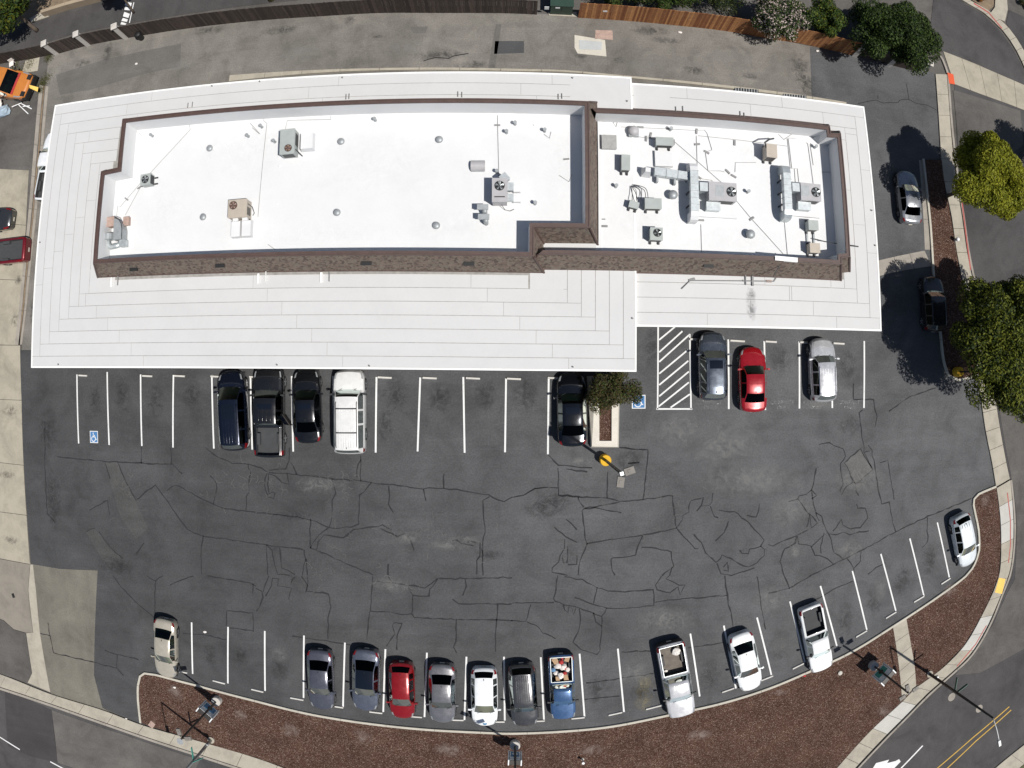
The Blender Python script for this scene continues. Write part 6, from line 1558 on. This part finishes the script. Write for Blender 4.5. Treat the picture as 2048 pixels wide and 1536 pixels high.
# dark bin by the fence and brown block wall top left
t = thing('rubbish_bin', 'black bin standing against the dark fence', 'bin', S(284, 77)); B().lathe(S(284, 77), [(.22, 0), (.28, .8), (.31, .82), (.31, .9)], 16).out('body', 'black', t); B().lathe(S(284, 77) + Vector((0, 0, .9)), [(.3, 0), (.22, .1), (.05, .14)], 16).out('lid', 'black', t, smooth=True)
t = thing('garden_wall', 'tan rendered garden wall across the back street', 'wall', S(130, 22))
for a, c in (((92, 32), (140, 17)), ((140, 17), (190, 4)), ((190, 4), (240, -10))):
    pa, pc = S(*a), S(*c); d = pc - pa; B().box(((pa.x + pc.x) / 2, (pa.y + pc.y) / 2, .5), (d.length - .02, .3, 1.0), math.atan2(d.y, d.x)).out('wall_panel', 'render_wall', t)
sheet('planting_soil', [(60, 40), (95, 30), (140, 15), (240, -12), (240, -60), (-40, -60), (-60, 40), (20, 60)], .02, 'dry_soil', ts)
slab('paving_slab', [(60, 38), (84, 26), (100, 34), (64, 46)], 0, .12, 'walk', ts)

# ------------------------------------------------------------------ lamp posts and signs
def lamp_heads(t, top, heads, size=(.62, .42, .16)):
    for (dx, dy) in heads:
        rz = math.atan2(dy, dx)
        B().box((top.x + dx * .55, top.y + dy * .55, top.z - .02), (size[0] * .5, .07, .07), rz).out('arm', 'pole_dark', t)
        o = B().box((top.x + dx, top.y + dy, top.z), size, rz, .92).out('lamp_head', 'lamp_head', t)
        B().box((top.x + dx, top.y + dy, top.z - size[2] / 2 - .01), (size[0] * .8, size[1] * .8, .02), rz).out('lens', 'clear_lens', o)
        B().box((top.x + dx, top.y + dy, top.z + size[2] / 2 + .01), (size[0] * .3, size[1] * .4, .025), rz).out('lid', 'lamp_head', o)
t = thing('lot_lamp', 'twin-headed lamp post on a round yellow concrete base', 'lamp post', S(1209, 919))
b0 = S(1209, 919); B().lathe(b0, [(.36, 0), (.36, .75), (.33, .8), (.14, .8)], 24).out('concrete_base', 'yellow_base', t)
top = b0 + Vector((0, 0, 8.3)); B().box(b0 + Vector((0, 0, 4.55)), (.13, .13, 7.6), .3).out('pole', 'pole_dark', t); B().box(top, (.2, .2, .2), .3).out('pole_cap', 'galv', t)
lamp_heads(t, top, ((.42, .14), (-.06, -.46)))
t = thing('lot_lamp', 'lamp post on a yellow base in the shade of the large tree', 'lamp post', S(1911, 744))
b0 = S(1911, 744); B().lathe(b0, [(.36, 0), (.36, .75), (.33, .8), (.14, .8)], 24).out('concrete_base', 'yellow_base', t)
top = b0 + Vector((0, 0, 7.0)); B().box(b0 + Vector((0, 0, 3.9)), (.13, .13, 6.3)).out('pole', 'pole_dark', t); lamp_heads(t, top, ((.42, .14),))

def picture_sign(label, base, pole_h, face, heads, mts, zb=1.15, w=1.15, h=1.5):
    """pole with a sign cabinet low down and lamp heads on top"""
    b0 = S(*base); t = thing('lamp_sign', label, 'lamp post', b0, 0, 'sign posts along the front bed')
    B().lathe(b0, [(.36, 0), (.36, .55), (.33, .6), (.1, .6)], 20).out('concrete_base', 'pillar', t)
    B().tube([b0 + Vector((0, 0, .5)), b0 + Vector((0, 0, pole_h))], .075, 8).out('pole', 'pole_dark', t)
    rz = math.atan2(face[1], face[0]) - math.pi / 2
    ux, uy = math.cos(rz), math.sin(rz); nx, ny = -uy, ux
    cx, cy = b0.x - nx * .3, b0.y - ny * .3
    cb = B().box((cx, cy, zb + h / 2), (w, .34, h), rz).out('sign_cabinet', 'pole_dark', t)
    for s in (1, -1):
        B().box((cx + nx * .18 * s, cy + ny * .18 * s, zb + h / 2), (w - .1, .02, h - .12), rz).out('sign_face', mts[0], cb)
        B().box((cx + nx * .195 * s, cy + ny * .195 * s, zb + h * .36), (w - .26, .012, h * .48), rz).out('sign_picture', mts[1], cb)
        dsk = B().lathe((0, 0, 0), [(.2, -.01), (.2, .01)], 16, 'y').out('sign_disc', mts[2], cb, local=True)
        dsk.location = Vector((cx + nx * .212 * s, cy + ny * .212 * s, zb + h * .36)) - ORIGIN[t.name]; dsk.rotation_euler = (0, 0, rz)
    for e in (-1, 1):
        B().box((cx + ux * e * (w / 2 + .02), cy + uy * e * (w / 2 + .02), zb + h / 2), (.08, .44, h + .08), rz).out('sign_frame', 'sign_white', cb)
    lamp_heads(t, b0 + Vector((0, 0, pole_h)), heads, (.5, .3, .12))
    return t
picture_sign('pole sign with blue panel on the left part of the bark bed', (436, 1399), 7.6, (.62, .78), ((.5, .1), (-.1, .5)), ('sign_white', 'sign_blue', 'pole_dark'))
picture_sign('pole sign with blue panel at the bottom middle of bark bed', (1030, 1486), 7.6, (.05, 1), ((.4, .2), (-.4, .2)), ('sign_white', 'sign_blue', 'sign_white'), w=.8)
picture_sign('dark-topped pole sign beside the path through the bark bed', (1744, 1329), 6.6, (-.72, .69), ((.5, .25), (-.5, -.25), (-.2, .45)), ('sign_white', 'sign_teal', 'pole_dark'), zb=1.0, w=1.2, h=1.7)

def street_light(label, base, h, arm, mats=('pole_grey', 'sign_green'), signs=4.4):
    b0 = S(*base); t = thing('street_light', label, 'street light', b0, 0, 'street lights on the pavement')
    B().lathe(b0, [(.28, .1), (.28, .2), (.14, .25)], 16).out('foot', 'walk', t)
    B().tube([b0, b0 + Vector((0, 0, h * .5)), b0 + Vector((0, 0, h))], .13, 10, .075).out('pole', 'pole_dark' if mats[0] == 'pole_dark' else mats[0], t, smooth=True)
    e = b0 + Vector((arm[0], arm[1], h + .35))
    B().tube(smooth_path([b0 + Vector((0, 0, h - .05)), b0 + Vector((arm[0] * .5, arm[1] * .5, h + .25)), e], .3), .045, 8).out('arm', 'pole_grey', t, smooth=True)
    d = Vector((arm[0], arm[1], 0)).normalized()
    o = B().box(e + d * .25, (.62, .26, .15), math.atan2(d.y, d.x), .8).out('lamp_head', 'pole_grey', t)
    B().box(e + d * .25 - Vector((0, 0, .09)), (.4, .2, .04), math.atan2(d.y, d.x)).out('lens', 'clear_lens', o)
    for k, (dx, dy, L_) in enumerate(((0, 1, 1.0), (.8, .45, .95))):
        m_ = Vector((dx, dy, 0)).normalized()
        B().box(b0 + m_ * (L_ / 2 + .1) + Vector((0, 0, signs + .3 * k)), (L_, .03, .24), math.atan2(m_.y, m_.x)).out('street_name_sign', mats[1], t)
    B().box(b0 + Vector((.1, .1, 1.2)), (.18, .14, .3)).out('button_box', 'pole_grey', t)
    return t
street_light('tall dark street light with green name signs at the right corner', (1858, 1347), 10.3, (.75, -1.75), ('pole_dark', 'sign_green'))
street_light('pale street light with teal name signs at the bottom left', (423, 1479), 9.6, (.25, -2.1), ('pole_grey', 'sign_teal'), 4.0)

# ------------------------------------------------------------------ small things
t = thing('bollard', 'short white capped post on the planting strip pavement', 'post', S(1908, 481)); b0 = S(1908, 481)
B().lathe(b0, [(.1, 0), (.1, .55), (.16, .6), (.14, .72), (.05, .78)], 14).out('body', 'white_plastic', t, smooth=True)
B().lathe(b0 + Vector((0, 0, .3)), [(.13, 0), (.13, .06)], 14).out('collar', 'pole_grey', t)
c = S(1679, 1345); t = thing('valve_cover', 'round pale valve cover in the bark near the white pickup', 'cover', (c.x, c.y, .1)); B().lathe((c.x, c.y, .1), [(.17, 0), (.17, .12), (.12, .14)], 16).out('ring', 'pad', t); B().lathe((c.x, c.y, .22), [(.11, 0), (.11, .03)], 14).out('lid', 'walk_new', t)
c = S(1165, 1518); t = thing('marker_post', 'short white marker post in the lower bark bed', 'post', (c.x, c.y, .1)); B().lathe((c.x, c.y, .1), [(.06, 0), (.06, .6), (.1, .62), (.1, .68)], 10).out('stake', 'white_plastic', t); B().lathe((c.x, c.y, .1), [(.12, 0), (.1, .04)], 10).out('foot', 'pad', t)
for k, (x, y, lb) in enumerate(((410, 1264, 'white paper scrap between the first bays of the front row'), (273, 128, 'white paper scrap on the alley at the left'), (350, 1374, 'white scrap on the bark near the left pole sign'), (1360, 65, 'white scrap beside the orange-red fence'), (1635, 102, 'white scrap near the end of the orange-red fence'), (253, 1437, 'pale scrap at the left end of the parking lot'))):
    p = S(x, y); v, f = blob((p.x, p.y, .14 if y > 1360 and x < 360 and x > 300 else .06), .12, 90 + k, (1.2, .8, .35), 7, 4); tag(mesh('paper_scrap', v, f, 'cloth_white'), lb, 'litter')
c = S(1608, 1351); v, f = blob((c.x, c.y, .14), .12, 120, (1.2, .8, .5), 7, 4); tag(mesh('soda_can', v, f, 'cloth_red'), 'red crushed litter at the kerb by the white pickup', 'litter')
# junk heap beside the orange truck
t = thing('folded_tarpaulin', 'crumpled blue-grey tarpaulin at the left edge', 'tarpaulin', S(8, 222)); v, f = blob(S(8, 226) + Vector((0, 0, .3)), .75, 130, (1.3, .8, .5), 12, 7); mesh('sheet', v, f, 'tarp', t)
v, f = blob(S(3, 212) + Vector((0, 0, .6)), .5, 131, (1.1, .8, .5), 12, 7); mesh('fold', v, f, 'cloth_white', t)
for k, (a, c) in enumerate((((38, 210), (57, 228)), ((44, 208), (64, 218)), ((46, 213), (60, 212)), ((24, 214), (44, 206)))):
    pa, pc = S(*a, .35 + .05 * k), S(*c, .1 + .03 * k); o = B().tube([pa, pc], .045, 6).out('pale_pole', 'white_plastic')
    tag(o, '%s pale pole lying by the orange truck' % ('longest', 'middle', 'shortest', 'leftmost')[k], 'pole', 'poles by the orange truck')
c = S(62, 176); t = thing('safety_flag', 'yellow flag sheet hanging at the front of the orange truck', 'flag', S(66, 177)); g = B(); pa = S(59, 170, 1.2); pc = S(76, 180, .9)
g.tube([S(66, 177), pa], .03, 6); g.out('stick', 'wood_pale', t); g = B(); g.add([pa, pa + Vector((.1, -.3, 0)), pc + Vector((0, -.15, 0)), pc + Vector((.05, .2, .05))], [(0, 1, 2, 3)]); g.out('cloth', 'yellow_pad', t)
t = thing('garden_chair', 'pale plastic chair by the fence at the top left', 'chair', S(28, 131)); b0 = S(28, 131)
B().box(b0 + Vector((0, 0, .42)), (.48, .48, .04), .3).out('seat', 'cloth_white', t); B().box(b0 + Vector((.05, .24, .68)), (.46, .04, .5), .3).out('backrest', 'cloth_white', t)
for sx in (-1, 1):
    for sy in (-1, 1): B().box(b0 + Vector((.19 * sx, .19 * sy, .2)), (.04, .04, .42), .3).out('leg', 'cloth_white', t)
